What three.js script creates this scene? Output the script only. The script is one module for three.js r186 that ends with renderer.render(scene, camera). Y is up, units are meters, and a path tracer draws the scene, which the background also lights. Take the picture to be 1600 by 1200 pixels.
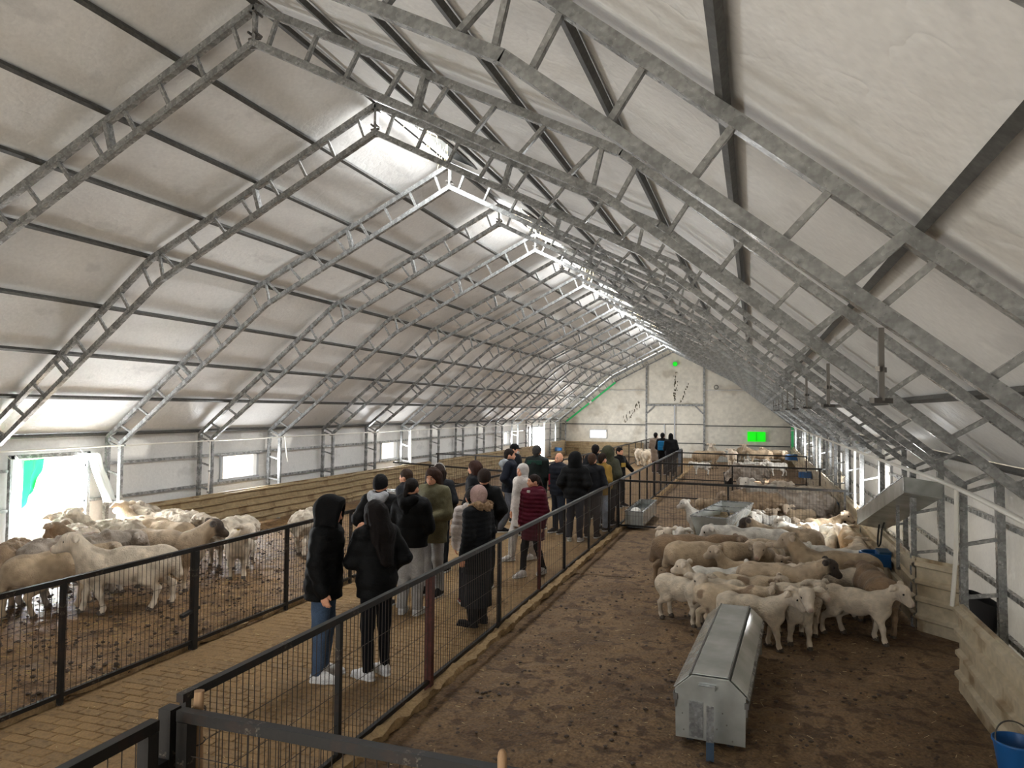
import * as THREE from 'three';
import { mergeGeometries, toCreasedNormals } from 'three/addons/utils/BufferGeometryUtils.js';
import { RoundedBoxGeometry } from 'three/addons/geometries/RoundedBoxGeometry.js';
import { RectAreaLightUniformsLib } from 'three/addons/lights/RectAreaLightUniformsLib.js';

// ---------- camera ----------
const scene = new THREE.Scene();
const renderer = new THREE.WebGLRenderer({ antialias: true });
renderer.toneMapping = THREE.LinearToneMapping;
renderer.toneMappingExposure = 1.16;
renderer.shadowMap.enabled = true;
RectAreaLightUniformsLib.init();
// world: x to the right, y up, hall axis along -z; "D" below is the distance down the hall (z = -D)
const camera = new THREE.PerspectiveCamera(2 * Math.atan(600 / 1146.3) * 180 / Math.PI, 4 / 3, 0.05, 400);
{
  const yaw = -0.3202, pitch = 0.0355, roll = 0.0099;
  const cy = Math.cos(yaw), sy = Math.sin(yaw), cp = Math.cos(pitch), sp = Math.sin(pitch), cr = Math.cos(roll), sr = Math.sin(roll);
  const f = new THREE.Vector3(sy * cp, sp, -cy * cp), r0 = new THREE.Vector3(cy, 0, sy), u0 = new THREE.Vector3(-sy * sp, cp, cy * sp);
  const r = r0.clone().multiplyScalar(cr).addScaledVector(u0, sr), u = u0.clone().multiplyScalar(cr).addScaledVector(r0, -sr);
  camera.position.set(0, 2.45, 0);
  camera.setRotationFromMatrix(new THREE.Matrix4().makeBasis(r, u, f.clone().negate()));
}

// ---------- sky, sun, daylight at the openings ----------
scene.background = new THREE.Color(0.95, 0.98, 1.0);
scene.backgroundIntensity = 2.2;
const sun = new THREE.DirectionalLight(new THREE.Color(1, 0.95, 0.86), 40);
sun.position.set(18, 11.7, -23); sun.target.position.set(0, 0, -14);
sun.castShadow = true; sun.shadow.mapSize.set(4096, 4096); sun.shadow.radius = 1.5;
Object.assign(sun.shadow.camera, { left: -26, right: 30, top: 18, bottom: -16, near: 0.5, far: 80 });
scene.add(sun, sun.target);
// daylight entering an opening: centre (x, y, D), size along the wall and upright, direction it shines to
function daylight(name, x, y, D, w, h, dx, dy, dD, power, color = 0xf6f8fa) {
  const l = new THREE.RectAreaLight(new THREE.Color(color), power, w, h);
  l.name = name; l.position.set(x, y, -D); l.lookAt(x + dx, y + dy, -(D + dD)); scene.add(l);
}
const SKY = 26;
daylight('left_doorway_daylight', -10.62, 0.86, 8.6, 1.2, 1.55, 1, 0.12, 0, SKY * 2.6);
daylight('far_left_doorway_daylight', -10.62, 0.82, 35.2, 2.2, 1.5, 1, 0.1, 0, SKY * 1.8);
for (const D of [13.07, 19.78, 30.7]) daylight('left_window_daylight', -10.40, 1.2, D, 0.94, 0.4, 1, 0, 0, SKY * 2.4);
for (const D of [13.97, 21.0, 28.4, 34.6]) daylight('right_window_daylight', 2.08, 1.2, D, 0.94, 0.4, -1, 0, 0, SKY * 2.6);
daylight('gable_window_daylight', -8.2, 1.18, 39.96, 0.8, 0.36, 0, 0, -1, SKY);
for (let i = 2; i <= 14; i += 2) daylight('ridge_opening_daylight', -4.16 + 0.27, 6.02, 3.119 + 2.164 * (i + 0.5), 1.8, 0.3, -0.42, -0.9, 0, SKY * 3.2);
daylight('entrance_daylight', -3.6, 1.4, -1.42, 5.0, 2.6, 0, 0, 1, 3);

// ---------- helpers ----------
const taken = new Map();
function numbered(n) { const k = taken.get(n) ?? 0; taken.set(n, k + 1); return k ? n + '_' + String(k).padStart(3, '0') : n; }
const shade = (m) => { m.castShadow = m.receiveShadow = true; return m; };
function thing(name, label, category, x = 0, y = 0, D = 0, turn = 0, group) {
  const o = new THREE.Group(); o.name = numbered(name); o.position.set(x, y, -D); o.rotation.y = turn;
  o.userData = { label, category }; if (group) o.userData.group = group; scene.add(o); return o;
}
function structure(name) { const o = new THREE.Group(); o.name = name; o.userData = { kind: 'structure' }; scene.add(o); return o; }
function part(parent, name, geo, m, label) { const o = shade(new THREE.Mesh(geo, m)); o.name = name; if (label) o.userData.label = label; parent.add(o); return o; }
function mulberry(a) { return () => { a |= 0; a = a + 0x6D2B79F5 | 0; let t = Math.imul(a ^ a >>> 15, 1 | a); t = t + Math.imul(t ^ t >>> 7, 61 | t) ^ t; return ((t ^ t >>> 14) >>> 0) / 4294967296; }; }
const rnd = mulberry(7);
function hash3(x, y, z) { let h = Math.imul(x, 374761393) + Math.imul(y, 668265263) + Math.imul(z, 2147483647 ^ 1013904223) | 0; h = Math.imul(h ^ h >>> 13, 1274126177); h = Math.imul(h ^ h >>> 16, 2246822519); return ((h ^ h >>> 15) >>> 0) / 4294967296; }
function n3(x, y, z) {
  const i = Math.floor(x), j = Math.floor(y), k = Math.floor(z); let u = x - i, v = y - j, w = z - k;
  u = u * u * (3 - 2 * u); v = v * v * (3 - 2 * v); w = w * w * (3 - 2 * w);
  const L = (a, b, t) => a + (b - a) * t;
  return 2 * L(L(L(hash3(i, j, k), hash3(i + 1, j, k), u), L(hash3(i, j + 1, k), hash3(i + 1, j + 1, k), u), v), L(L(hash3(i, j, k + 1), hash3(i + 1, j, k + 1), u), L(hash3(i, j + 1, k + 1), hash3(i + 1, j + 1, k + 1), u), v), w) - 1;
}
// tiling noise on a torus of "per" cells
function tn(x, y, per, seed) {
  const m = (a) => ((a % per) + per) % per, i = Math.floor(x), j = Math.floor(y); let u = x - i, v = y - j; u = u * u * (3 - 2 * u); v = v * v * (3 - 2 * v);
  const a = hash3(m(i), m(j), seed), b = hash3(m(i + 1), m(j), seed), c = hash3(m(i), m(j + 1), seed), d = hash3(m(i + 1), m(j + 1), seed);
  return a + (b - a) * u + (c - a) * v + (a - b - c + d) * u * v;
}
function fbm(u, v, base, oct, seed) { let s = 0, a = 0.5, f = base; for (let o = 0; o < oct; o++) { s += a * tn(u * f, v * f, f, seed + o); a *= 0.5; f *= 2; } return s / (1 - Math.pow(0.5, oct)); }
function tex(size, fn, srgb, metres) {
  const d = new Uint8Array(size * size * 4);
  for (let y = 0; y < size; y++) for (let x = 0; x < size; x++) {
    const c = fn((x + 0.5) / size, (y + 0.5) / size), o = (y * size + x) * 4;
    if (typeof c === 'number') d[o] = d[o + 1] = d[o + 2] = Math.max(0, Math.min(255, c * 255)); else for (let k = 0; k < 3; k++) d[o + k] = Math.max(0, Math.min(255, c[k] * 255));
    d[o + 3] = 255;
  }
  const t = new THREE.DataTexture(d, size, size); t.wrapS = t.wrapT = THREE.RepeatWrapping; t.magFilter = THREE.LinearFilter; t.minFilter = THREE.LinearMipmapLinearFilter; t.generateMipmaps = true;
  if (srgb) t.colorSpace = THREE.SRGBColorSpace; t.repeat.set(1 / metres, 1 / metres); t.needsUpdate = true; return t;
}
const mixc = (a, b, t) => [a[0] + (b[0] - a[0]) * t, a[1] + (b[1] - a[1]) * t, a[2] + (b[2] - a[2]) * t];
const clamp = (x, a = 0, b = 1) => Math.max(a, Math.min(b, x)), sstep = (a, b, x) => { const t = clamp((x - a) / (b - a)); return t * t * (3 - 2 * t); };
function std(color, roughness, metalness = 0, more = {}) { return new THREE.MeshPhysicalMaterial({ color, roughness, metalness, side: THREE.DoubleSide, ...more }); }

// geometry with uv in metres
function boxGeo(w, h, d, x = 0, y = 0, z = 0) {
  const g = new THREE.BoxGeometry(w, h, d), p = g.attributes.position, n = g.attributes.normal, uv = g.attributes.uv;
  for (let i = 0; i < p.count; i++) { const ax = Math.abs(n.getX(i)), ay = Math.abs(n.getY(i)); if (ax > 0.5) uv.setXY(i, p.getZ(i), p.getY(i)); else if (ay > 0.5) uv.setXY(i, p.getX(i), p.getZ(i)); else uv.setXY(i, p.getX(i), p.getY(i)); }
  g.translate(x, y, z); return g;
}
// a square or flat bar from a to b ([x, y, D]); w is its size across the plane normal "up", t the other one
function bar(a, b, w, t = w, up = [0, 0, 1]) {
  const A = new THREE.Vector3(a[0], a[1], -a[2]), B = new THREE.Vector3(b[0], b[1], -b[2]), d = B.clone().sub(A), len = d.length(); d.normalize();
  let U = new THREE.Vector3(up[0], up[1], -up[2]); U.addScaledVector(d, -U.dot(d)); if (U.lengthSq() < 1e-6) U = new THREE.Vector3(1, 0, 0).addScaledVector(d, -d.x); U.normalize();
  const V = new THREE.Vector3().crossVectors(d, U).normalize();
  const g = boxGeo(t, len, w); // local y along the bar, z along U, x along V
  g.applyMatrix4(new THREE.Matrix4().makeBasis(V, d, U).setPosition(A.add(B).multiplyScalar(0.5))); return g;
}
function tube(pts, r, seg = 6, n) { return new THREE.TubeGeometry(new THREE.CatmullRomCurve3(pts.map((p) => new THREE.Vector3(p[0], p[1], -p[2])), false, 'centripetal'), n ?? Math.max(2, pts.length * 4), r, seg, false); }
function quadUV(g, fn) { const p = g.attributes.position, uv = new Float32Array(p.count * 2); for (let i = 0; i < p.count; i++) { const c = fn(p.getX(i), p.getY(i), p.getZ(i)); uv[2 * i] = c[0]; uv[2 * i + 1] = c[1]; } g.setAttribute('uv', new THREE.BufferAttribute(uv, 2)); return g; }
// thin triangular rods joined into one geometry (fence wire)
function rods(list, r) {
  const pos = [], idx = [];
  for (const [a, b] of list) {
    const A = new THREE.Vector3(a[0], a[1], -a[2]), B = new THREE.Vector3(b[0], b[1], -b[2]), d = B.clone().sub(A).normalize(), u = new THREE.Vector3(Math.abs(d.y) > 0.7 ? 1 : 0, Math.abs(d.y) > 0.7 ? 0 : 1, 0).cross(d).normalize(), v = d.clone().cross(u), o = pos.length / 3;
    for (const P of [A, B]) for (let k = 0; k < 4; k++) { const c = Math.cos(k * Math.PI / 2 + 0.5) * r, s = Math.sin(k * Math.PI / 2 + 0.5) * r; pos.push(P.x + u.x * c + v.x * s, P.y + u.y * c + v.y * s, P.z + u.z * c + v.z * s); }
    for (let k = 0; k < 4; k++) { const l = (k + 1) % 4; idx.push(o + k, o + l, o + 4 + k, o + l, o + 4 + l, o + 4 + k); }
  }
  const g = new THREE.BufferGeometry(); g.setAttribute('position', new THREE.Float32BufferAttribute(pos, 3)); g.setIndex(idx); g.computeVertexNormals(); return quadUV(g, (x, y, z) => [x + z, y]);
}

// ---------- materials ----------
const spangle = tex(512, (u, v) => { const a = fbm(u, v, 24, 3, 11), b = fbm(u, v, 5, 3, 15); const w = 0.5 + 0.3 * a + 0.22 * (b - 0.5); return [w, w * 1.005, w]; }, true, 0.5);
const sheetTex = tex(512, (u, v) => { const a = fbm(u, v, 10, 4, 12), b = fbm(u, v, 3, 3, 16), w = 0.74 + 0.12 * (a - 0.5) + 0.14 * (b - 0.5); return [w * 0.985, w, w * 0.975]; }, true, 0.8);
const spangleRough = tex(256, (u, v) => 0.30 + 0.45 * fbm(u, v, 12, 3, 21), false, 0.5);
const linerTex = tex(1024, (u, v) => { const s = fbm(u, v, 3, 4, 31), f = fbm(u, v, 90, 2, 36), st = sstep(0.66, 0.8, fbm(u, v, 9, 4, 39)); const b = 0.86 + 0.07 * (s - 0.5) + 0.05 * (f - 0.5) - 0.05 * st; return [b, b * 0.995, b * 0.983]; }, true, 2.6);
const linerBump = tex(1024, (u, v) => { const w = fbm(u, v, 4, 3, 41), c = Math.abs(fbm(u + 0.08 * w, v, 14, 3, 45) - 0.5) * 2, f = fbm(u, v, 120, 2, 49); return 0.6 * w + 0.10 * Math.pow(1 - c, 6) + 0.08 * f; }, false, 2.6);
const dirtTex = tex(1024, (u, v) => { const s = fbm(u, v, 4, 5, 51), m = fbm(u, v, 26, 4, 56), f = fbm(u, v, 150, 2, 59); let c = mixc([0.47, 0.385, 0.285], [0.60, 0.505, 0.385], clamp(s * 1.6 - 0.3)); c = mixc(c, [0.33, 0.255, 0.18], sstep(0.52, 0.72, m) * 0.7); const g = 0.78 + 0.44 * f; c = c.map((x) => x * g); return fbm(u, v, 200, 1, 63) > 0.965 ? [0.62, 0.55, 0.42] : c; }, true, 2.4);
const dirtBump = tex(1024, (u, v) => 0.45 * fbm(u, v, 18, 4, 56) + 0.35 * fbm(u, v, 60, 3, 59) + 0.2 * fbm(u, v, 180, 1, 66), false, 2.4);
const dustTex = tex(1024, (u, v) => { const s = fbm(u, v, 4, 4, 151), m = fbm(u, v, 30, 3, 156), f = fbm(u, v, 160, 2, 159); let c = mixc([0.60, 0.51, 0.385], [0.68, 0.59, 0.46], s); c = mixc(c, [0.50, 0.41, 0.30], sstep(0.55, 0.75, m) * 0.6); return c.map((x) => x * (0.88 + 0.24 * f)); }, true, 2.0);
const woolBump = tex(512, (u, v) => 0.6 * fbm(u, v, 30, 3, 71) + 0.4 * fbm(u, v, 90, 2, 75), false, 0.5);
const clothBump = tex(512, (u, v) => 0.7 * fbm(u, v, 7, 4, 81) + 0.3 * fbm(u, v, 128, 1, 85), false, 0.6);
const clothTex = tex(512, (u, v) => { const a = 0.86 + 0.22 * (fbm(u, v, 6, 4, 87) - 0.5) + 0.16 * (fbm(u, v, 128, 1, 88) - 0.5); return [a, a, a]; }, true, 0.6);
const paintTex = tex(512, (u, v) => { const w = fbm(u, v, 9, 4, 91), f = fbm(u, v, 60, 2, 95); let c = mixc([0.155, 0.15, 0.14], [0.21, 0.195, 0.18], w); c = mixc(c, [0.30, 0.21, 0.16], sstep(0.6, 0.72, w) * 0.6); return mixc(c, [0.62, 0.59, 0.54], sstep(0.58, 0.7, fbm(u, v, 60, 3, 98)) * sstep(0.48, 0.6, fbm(u, v, 6, 3, 93)) * 0.8).map((x) => x * (0.85 + 0.3 * f)); }, true, 0.8);
const rustTex = tex(256, (u, v) => { const w = fbm(u, v, 9, 4, 101); return mixc([0.30, 0.14, 0.11], [0.40, 0.22, 0.17], w).map((x) => x * (0.8 + 0.4 * fbm(u, v, 50, 2, 105))); }, true, 0.6);
const boardTex = tex(1024, (u, v) => { const s = fbm(u, v * 3 % 1, 4, 4, 111), g = fbm(u, v, 40, 3, 115); let c = mixc([0.80, 0.755, 0.66], [0.70, 0.64, 0.53], s); c = mixc(c, [0.46, 0.36, 0.24], sstep(0.55, 0.78, fbm(u, v, 7, 5, 119)) * 0.75); return c.map((x) => x * (0.9 + 0.2 * g)); }, true, 2.2);
const woodTex = tex(256, (u, v) => { const g = tn(u * 40, v * 3, 40, 121); return mixc([0.58, 0.45, 0.32], [0.70, 0.57, 0.43], g); }, true, 0.3);
const gableTex = tex(2048, (u, v) => { const s = fbm(u, v, 6, 5, 131), f = fbm(u, v, 90, 3, 136); let c = mixc([0.86, 0.845, 0.80], [0.80, 0.78, 0.73], s); c = mixc(c, [0.55, 0.50, 0.42], sstep(0.6, 0.8, fbm(u, v, 14, 5, 139)) * 0.35); return c.map((x) => x * (0.93 + 0.14 * f)); }, true, 12.6);
const M = {
  galv: std(0xd9dada, 0.5, 0.35, { map: spangle, roughnessMap: spangleRough }),
  galvStrut: std(0xdededd, 0.5, 0.3, { map: spangle, roughnessMap: spangleRough }),
  purlin: std(0x7d7c79, 0.55, 0.3, { map: spangle }),
  sheet: std(0xffffff, 0.36, 0.45, { map: sheetTex, roughnessMap: spangleRough }),
  liner: std(0xffffff, 0.42, 0, { map: linerTex, bumpMap: linerBump, bumpScale: 0.02, specularIntensity: 0.7 }),
  wall: std(0xf8f8f8, 0.97, 0, { map: linerTex, bumpMap: linerBump, bumpScale: 0.012, transmission: 0.16 }),
  roofOut: std(0xb9bcbe, 0.6),
  gable: std(0xffffff, 0.7, 0, { map: gableTex, bumpMap: linerBump, bumpScale: 0.02 }),
  dirtPen: std(0xd8cfc2, 0.86, 0, { map: dirtTex, bumpMap: dirtBump, bumpScale: 0.03 }),
  dirtLeft: std(0xe8d8bc, 0.62, 0, { map: dirtTex, bumpMap: dirtBump, bumpScale: 0.03 }),
  aisle: std(0xd8cab2, 0.85, 0, { map: dustTex, bumpMap: dirtBump, bumpScale: 0.012 }),
  paver: [0xd8cab0, 0xd2c5ae, 0xdccdb2, 0xcdc2af].map((c) => std(c, 0.8, 0, { map: dustTex, bumpMap: dirtBump, bumpScale: 0.008 })),
  outside: std(0xcfc4b0, 0.95),
  concrete: std(0xf2ead8, 0.85, 0, { map: dustTex, bumpMap: dirtBump, bumpScale: 0.02 }),
  fence: std(0x9a9690, 0.55, 0.2, { map: paintTex }),
  fenceRust: std(0xe0d0cc, 0.65, 0.1, { map: rustTex }),
  wire: std(0x352b23, 0.7, 0.1),
  board: std(0xffffff, 0.5, 0, { map: boardTex }),
  boardOld: std(0xc4b8a2, 0.65, 0, { map: boardTex }),
  whitePipe: std(0xe6e3da, 0.4),
  rope: std(0xe4e2da, 0.9),
  frameGrey: std(0xb9bcc0, 0.45, 0.3),
  glass: new THREE.MeshPhysicalMaterial({ color: 0xffffff, roughness: 0.03, transmission: 1, thickness: 0, ior: 1.5 }),
  blue: std(0x1c5f9e, 0.4), blueDark: std(0x24506f, 0.5), black: std(0x141416, 0.6), rubber: std(0x1d1d1e, 0.8),
  green: std(0x10e21a, 0.6), greenWrap: std(0x2fc56e, 0.6), greenNet: std(0x1f9c50, 0.9, 0, { transmission: 0.25 }),
  film: new THREE.MeshPhysicalMaterial({ color: 0xf4fbfb, roughness: 0.75, transmission: 0.5, thickness: 0, side: THREE.DoubleSide }),
  ridgeSheet: new THREE.MeshPhysicalMaterial({ color: 0xf6f8f8, roughness: 0.95, transmission: 0.55, thickness: 0, side: THREE.DoubleSide }),
  wood: std(0xffffff, 0.75, 0, { map: woodTex }), bolt: std(0x6d6a66, 0.5, 0.8), rustDark: std(0x3a2418, 0.9),
  straw: std(0xcdb98c, 0.85), hay: std(0xb79f68, 0.9), dung: std(0x3f3022, 0.6), stain: std(0x55503f, 0.9), steelBlue: std(0x4a5d70, 0.4, 0.5),
};
const TI = (i) => 3.119 + 2.164 * i, XA = -4.16; // truss planes down the hall, centre line
// ---------- outside ground and floor ----------
{
  const o = shade(new THREE.Mesh(new THREE.PlaneGeometry(140, 140).rotateX(-Math.PI / 2), M.outside)); o.name = 'outside_ground'; o.position.set(-4, -0.12, -20); o.userData = { kind: 'structure' }; scene.add(o);
}
const floor = structure('floor');
function dirtGrid(name, x0, x1, D0, D1, cell, amp, m, seed) {
  const nx = Math.round((x1 - x0) / cell), nz = Math.round((D1 - D0) / cell), g = new THREE.PlaneGeometry(x1 - x0, D1 - D0, nx, nz).rotateX(-Math.PI / 2);
  g.translate((x0 + x1) / 2, 0, -(D0 + D1) / 2); const p = g.attributes.position;
  for (let i = 0; i < p.count; i++) { const x = p.getX(i), z = p.getZ(i); let h = amp * (0.55 * n3(x * 2.1, seed, z * 2.1) + 0.5 * n3(x * 6.5, seed + 3, z * 6.5) + 0.45 * Math.max(0, n3(x * 15, seed + 7, z * 15)) ) - amp * 0.5; if (Math.abs(x - x0) < 0.01 || Math.abs(x - x1) < 0.01) h = -0.02; p.setY(i, h); }
  quadUV(g, (x, y, z) => [x, z]); g.computeVertexNormals(); return part(floor, name, g, m);
}
dirtGrid('pen_dirt', -2.66, 2.3, 2.0, 11, 0.04, 0.026, M.dirtPen, 1);
dirtGrid('pen_dirt', -2.66, 2.3, 11, 40.2, 0.12, 0.02, M.dirtPen, 1);
dirtGrid('pen_dirt', -10.6, -5.46, -1.3, 14, 0.05, 0.032, M.dirtLeft, 9);
dirtGrid('pen_dirt', -10.6, -5.46, 14, 40.2, 0.12, 0.02, M.dirtLeft, 9);
dirtGrid('pen_dirt', -2.66, 2.3, -1.3, 2.0, 0.15, 0.02, M.dirtPen, 1);
dirtGrid('aisle_dirt', -5.46, -2.66, 10.2, 40.2, 0.14, 0.012, M.aisle, 5);
dirtGrid('aisle_dirt', -5.46, -2.66, -1.3, 10.2, 0.14, 0.006, M.aisle, 5).position.y = 0.001;
part(floor, 'sub_base', boxGeo(13, 0.1, 41.6, -4.16, -0.09, -19.5), M.concrete);
{ // pavers of the aisle: the nearest ones that show are pieces, the others are joined
  const cells = [], pl = 0.215, pw = 0.108;
  for (let r = 0; r * pw < 6.9; r++) { const D = 3.2 + r * pw; for (let c = -1; c < 13; c++) { const x = -5.36 + (c + (r % 2 ? 0.5 : 0)) * pl; if (x < -5.3 || x > -2.86) continue; cells.push([x, D]); } }
  const v = [];
  for (let k = 0; k < 4; k++) { const g = new RoundedBoxGeometry(pl - 0.009, 0.03, pw - 0.009, 1, 0.006); quadUV(g, (x, y, z) => [x + k * 0.37, z + k * 0.51]); v.push(g); }
  const vis = (x, D) => { const a = (x * 0.9492 + D * 0.3148), z = -x * -0.3148 * -1 + D * 0.9492; const zz = x * -0.3148 + D * 0.9492; return Math.abs(a / zz) < 0.72 && zz > 0.5; };
  const seen = cells.filter(([x, D]) => vis(x, D)).sort((a, b) => a[1] - a[0] * 0.2 - (b[1] - b[0] * 0.2));
  const near = new Set(seen.slice(0, 300)), rest = [];
  for (const c of seen) {
    const k = Math.floor(rnd() * 4), y = -0.0125 + 0.0035 * rnd() + 0.003 * n3(c[0] * 2, 0, c[1] * 2);
    if (near.has(c)) { const p = part(floor, 'paver', v[k], M.paver[k]); p.position.set(c[0], y, -c[1]); p.rotation.y = (rnd() - 0.5) * 0.02; }
    else { const g = v[k].clone(); g.translate(c[0], y, -c[1]); rest.push(g); }
  }
  if (rest.length) part(floor, 'paver_field', mergeGeometries(rest), M.paver[0]).userData.kind = 'stuff';
}
{ // rough concrete kerbs under the aisle fences
  for (const [x, D0, D1, w] of [[-2.66, 2.4, 31, 0.10], [-5.50, -1, 12, 0.06]]) {
    const g = new THREE.BoxGeometry(w, 0.07, D1 - D0, 3, 2, Math.round((D1 - D0) / 0.07)); g.translate(x, 0.02, -(D0 + D1) / 2); const p = g.attributes.position;
    for (let i = 0; i < p.count; i++) { const a = p.getX(i), y = p.getY(i), z = p.getZ(i); p.setXYZ(i, a + 0.03 * n3(a * 9, y * 9, z * 9) + 0.018 * n3(5, y * 20, z * 26), y + 0.022 * n3(a * 7, 3, z * 11) - 0.03 * Math.max(0, n3(2, 8, z * 5)), z); }
    quadUV(g, (a, y, z) => [a + y, z]); g.computeVertexNormals(); part(floor, 'kerb', g, M.concrete);
  }
}

// ---------- roof ----------
// profile of the liner by distance from the centre line
const UP = [[0, 5.96], [0.8, 5.56], [1.6, 5.16], [2.4, 4.76], [3.24, 4.34], [4.0, 3.72], [4.73, 3.12], [5.45, 2.53], [6.17, 1.94]];
const ceiling = structure('ceiling');
{
  const off = 0.10; // liner lies this far outside the upper chord
  const nrm = (k) => { const a = UP[Math.max(0, k - 1)], b = UP[Math.min(8, k + 1)]; const dx = b[0] - a[0], dy = b[1] - a[1], l = Math.hypot(dx, dy); return k === 0 ? [0, 1.12] : [-dy / l, dx / l]; };
  const PT = (o) => UP.map((p, k) => { const n = nrm(k); return [p[0] + n[0] * o, p[1] + n[1] * o]; });
  const lin = PT(off), outer = PT(off + 0.14);
  outer.push([6.52, 1.72]);
  const panel = (side, k, D0, D1, seed, t0 = 0, t1 = 1) => {
    const a = lin[k], b = lin[k + 1], nu = 10, nv = 6, pos = [], uv = [], idx = [], L = Math.hypot(b[0] - a[0], b[1] - a[1]), nx = -(b[1] - a[1]) / L, ny = (b[0] - a[0]) / L;
    for (let i = 0; i <= nu; i++) for (let j = 0; j <= nv; j++) {
      const u = i / nu, v = t0 + (t1 - t0) * j / nv, D = D0 + (D1 - D0) * u;
      const pil = Math.sin(Math.PI * u) ** 0.7 * Math.sin(Math.PI * v) ** 0.8, h = pil * (0.022 + 0.022 * n3(seed * 3.1, k, 0.5) + 0.02 * n3(u * 3, v * 2, seed * 1.7));
      const x = a[0] + (b[0] - a[0]) * v + nx * h, y = a[1] + (b[1] - a[1]) * v + ny * h;
      pos.push(XA + side * x, y, -D); uv.push(D, (k + v) * L + side * 0.7 + seed * 0.31);
    }
    for (let i = 0; i < nu; i++) for (let j = 0; j < nv; j++) { const o = i * (nv + 1) + j; if (side > 0) idx.push(o, o + 1, o + nv + 1, o + 1, o + nv + 2, o + nv + 1); else idx.push(o, o + nv + 1, o + 1, o + 1, o + nv + 1, o + nv + 2); }
    const g = new THREE.BufferGeometry(); g.setAttribute('position', new THREE.Float32BufferAttribute(pos, 3)); g.setAttribute('uv', new THREE.Float32BufferAttribute(uv, 2)); g.setIndex(idx); g.computeVertexNormals(); return g;
  };
  const open = (i) => i >= 2 && i < 16 && i % 2 === 0;
  for (let i = 0; i < 17; i++) for (const side of [-1, 1]) for (let k = 0; k < 8; k++) {
    if (side > 0 && k === 0 && open(i)) { part(ceiling, 'liner_panel', panel(side, k, TI(i), TI(i + 1), i + side * 40, 0.5, 1), M.liner); continue; }
    part(ceiling, 'liner_panel', panel(side, k, TI(i), TI(i + 1), i + side * 40), M.liner);
  }
  const back = []; for (const side of [-1, 1]) for (let k = 0; k < 8; k++) for (let i = -2; i < 0; i++) back.push(panel(side, k, TI(i), TI(i + 1), i + side * 40));
  part(ceiling, 'liner_over_entrance', mergeGeometries(back), M.liner);
  // outer roof sheets, with the ridge slots left open
  const og = []; const sheetQuad = (side, k, D0, D1, t0 = 0, t1 = 1) => { const a = outer[k], b = outer[k + 1], P = (t, D) => [XA + side * (a[0] + (b[0] - a[0]) * t), a[1] + (b[1] - a[1]) * t, -D]; const g = new THREE.BufferGeometry(); g.setAttribute('position', new THREE.Float32BufferAttribute([...P(t0, D0), ...P(t1, D0), ...P(t1, D1), ...P(t0, D1)], 3)); g.setIndex([0, 1, 2, 0, 2, 3]); g.computeVertexNormals(); og.push(g); };
  for (const side of [-1, 1]) for (let k = 0; k < 9; k++) { if (side > 0 && k === 0) { for (let i = -2; i < 17; i++) sheetQuad(side, 0, TI(i), TI(i + 1), open(i) ? 0.6 : 0, 1); } else sheetQuad(side, k, TI(-2) - 0.25, TI(17) + 0.3); }
  part(ceiling, 'roof_sheet', mergeGeometries(og.splice(0)), M.roofOut);
  for (let i = 2; i < 16; i += 2) { sheetQuad(1, 0, TI(i), TI(i + 1), 0, 0.62); part(ceiling, 'ridge_light_sheet', og.pop(), M.ridgeSheet); }
  // purlins under the liner
  for (const side of [-1, 1]) for (let k = 1; k < 9; k++) { const p = PT(0.055)[k]; const a = Math.atan2(UP[Math.min(8, k + 1)][1] - UP[k - 1][1], UP[Math.min(8, k + 1)][0] - UP[k - 1][0]) * side; const g = boxGeo(0.042, 0.045, TI(17) - TI(-2)); g.rotateZ(a); g.translate(XA + side * p[0], p[1], -(TI(17) + TI(-2)) / 2); part(ceiling, 'purlin', g, M.purlin); }
  part(ceiling, 'purlin', boxGeo(0.04, 0.05, TI(17) - TI(-2), XA, 6.0, -(TI(17) + TI(-2)) / 2), M.purlin);
  // frames of the ridge slots, torn liner edge and straw hanging out of them
  for (let i = 2; i < 16; i += 2) {
    const a = lin[0], b = lin[1], P = (t, o) => [XA + a[0] + (b[0] - a[0]) * t, a[1] + (b[1] - a[1]) * t + o];
    const e = P(0.5, 0.02), m = [];
    m.push(bar([e[0], e[1], TI(i)], [e[0], e[1], TI(i + 1)], 0.04, 0.05));
    const q = P(0.02, 0.03), mid = TI(i) + 1.05; m.push(bar([q[0], q[1], mid], [e[0], e[1], mid], 0.14, 0.02, [0, 0, 1]));
    part(ceiling, 'ridge_slot_frame', mergeGeometries(m), M.purlin);
    const st = []; for (let s = 0; s < 16; s++) { const D = TI(i) + 0.35 + rnd() * 1.4, p0 = P(0.1 + rnd() * 0.4, 0), l = 0.06 + rnd() * 0.26; st.push(tube([[p0[0], p0[1] + 0.02, D], [p0[0] + 0.03 * (rnd() - 0.5), p0[1] - l * 0.5, D + 0.08 * (rnd() - 0.5)], [p0[0] + 0.09 * (rnd() - 0.5), p0[1] - l, D + 0.12 * (rnd() - 0.5)]], 0.0035, 4, 5)); }
    const o = part(ceiling, 'hanging_straw', mergeGeometries(st), M.straw); o.userData.kind = 'stuff';
  }
}

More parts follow.
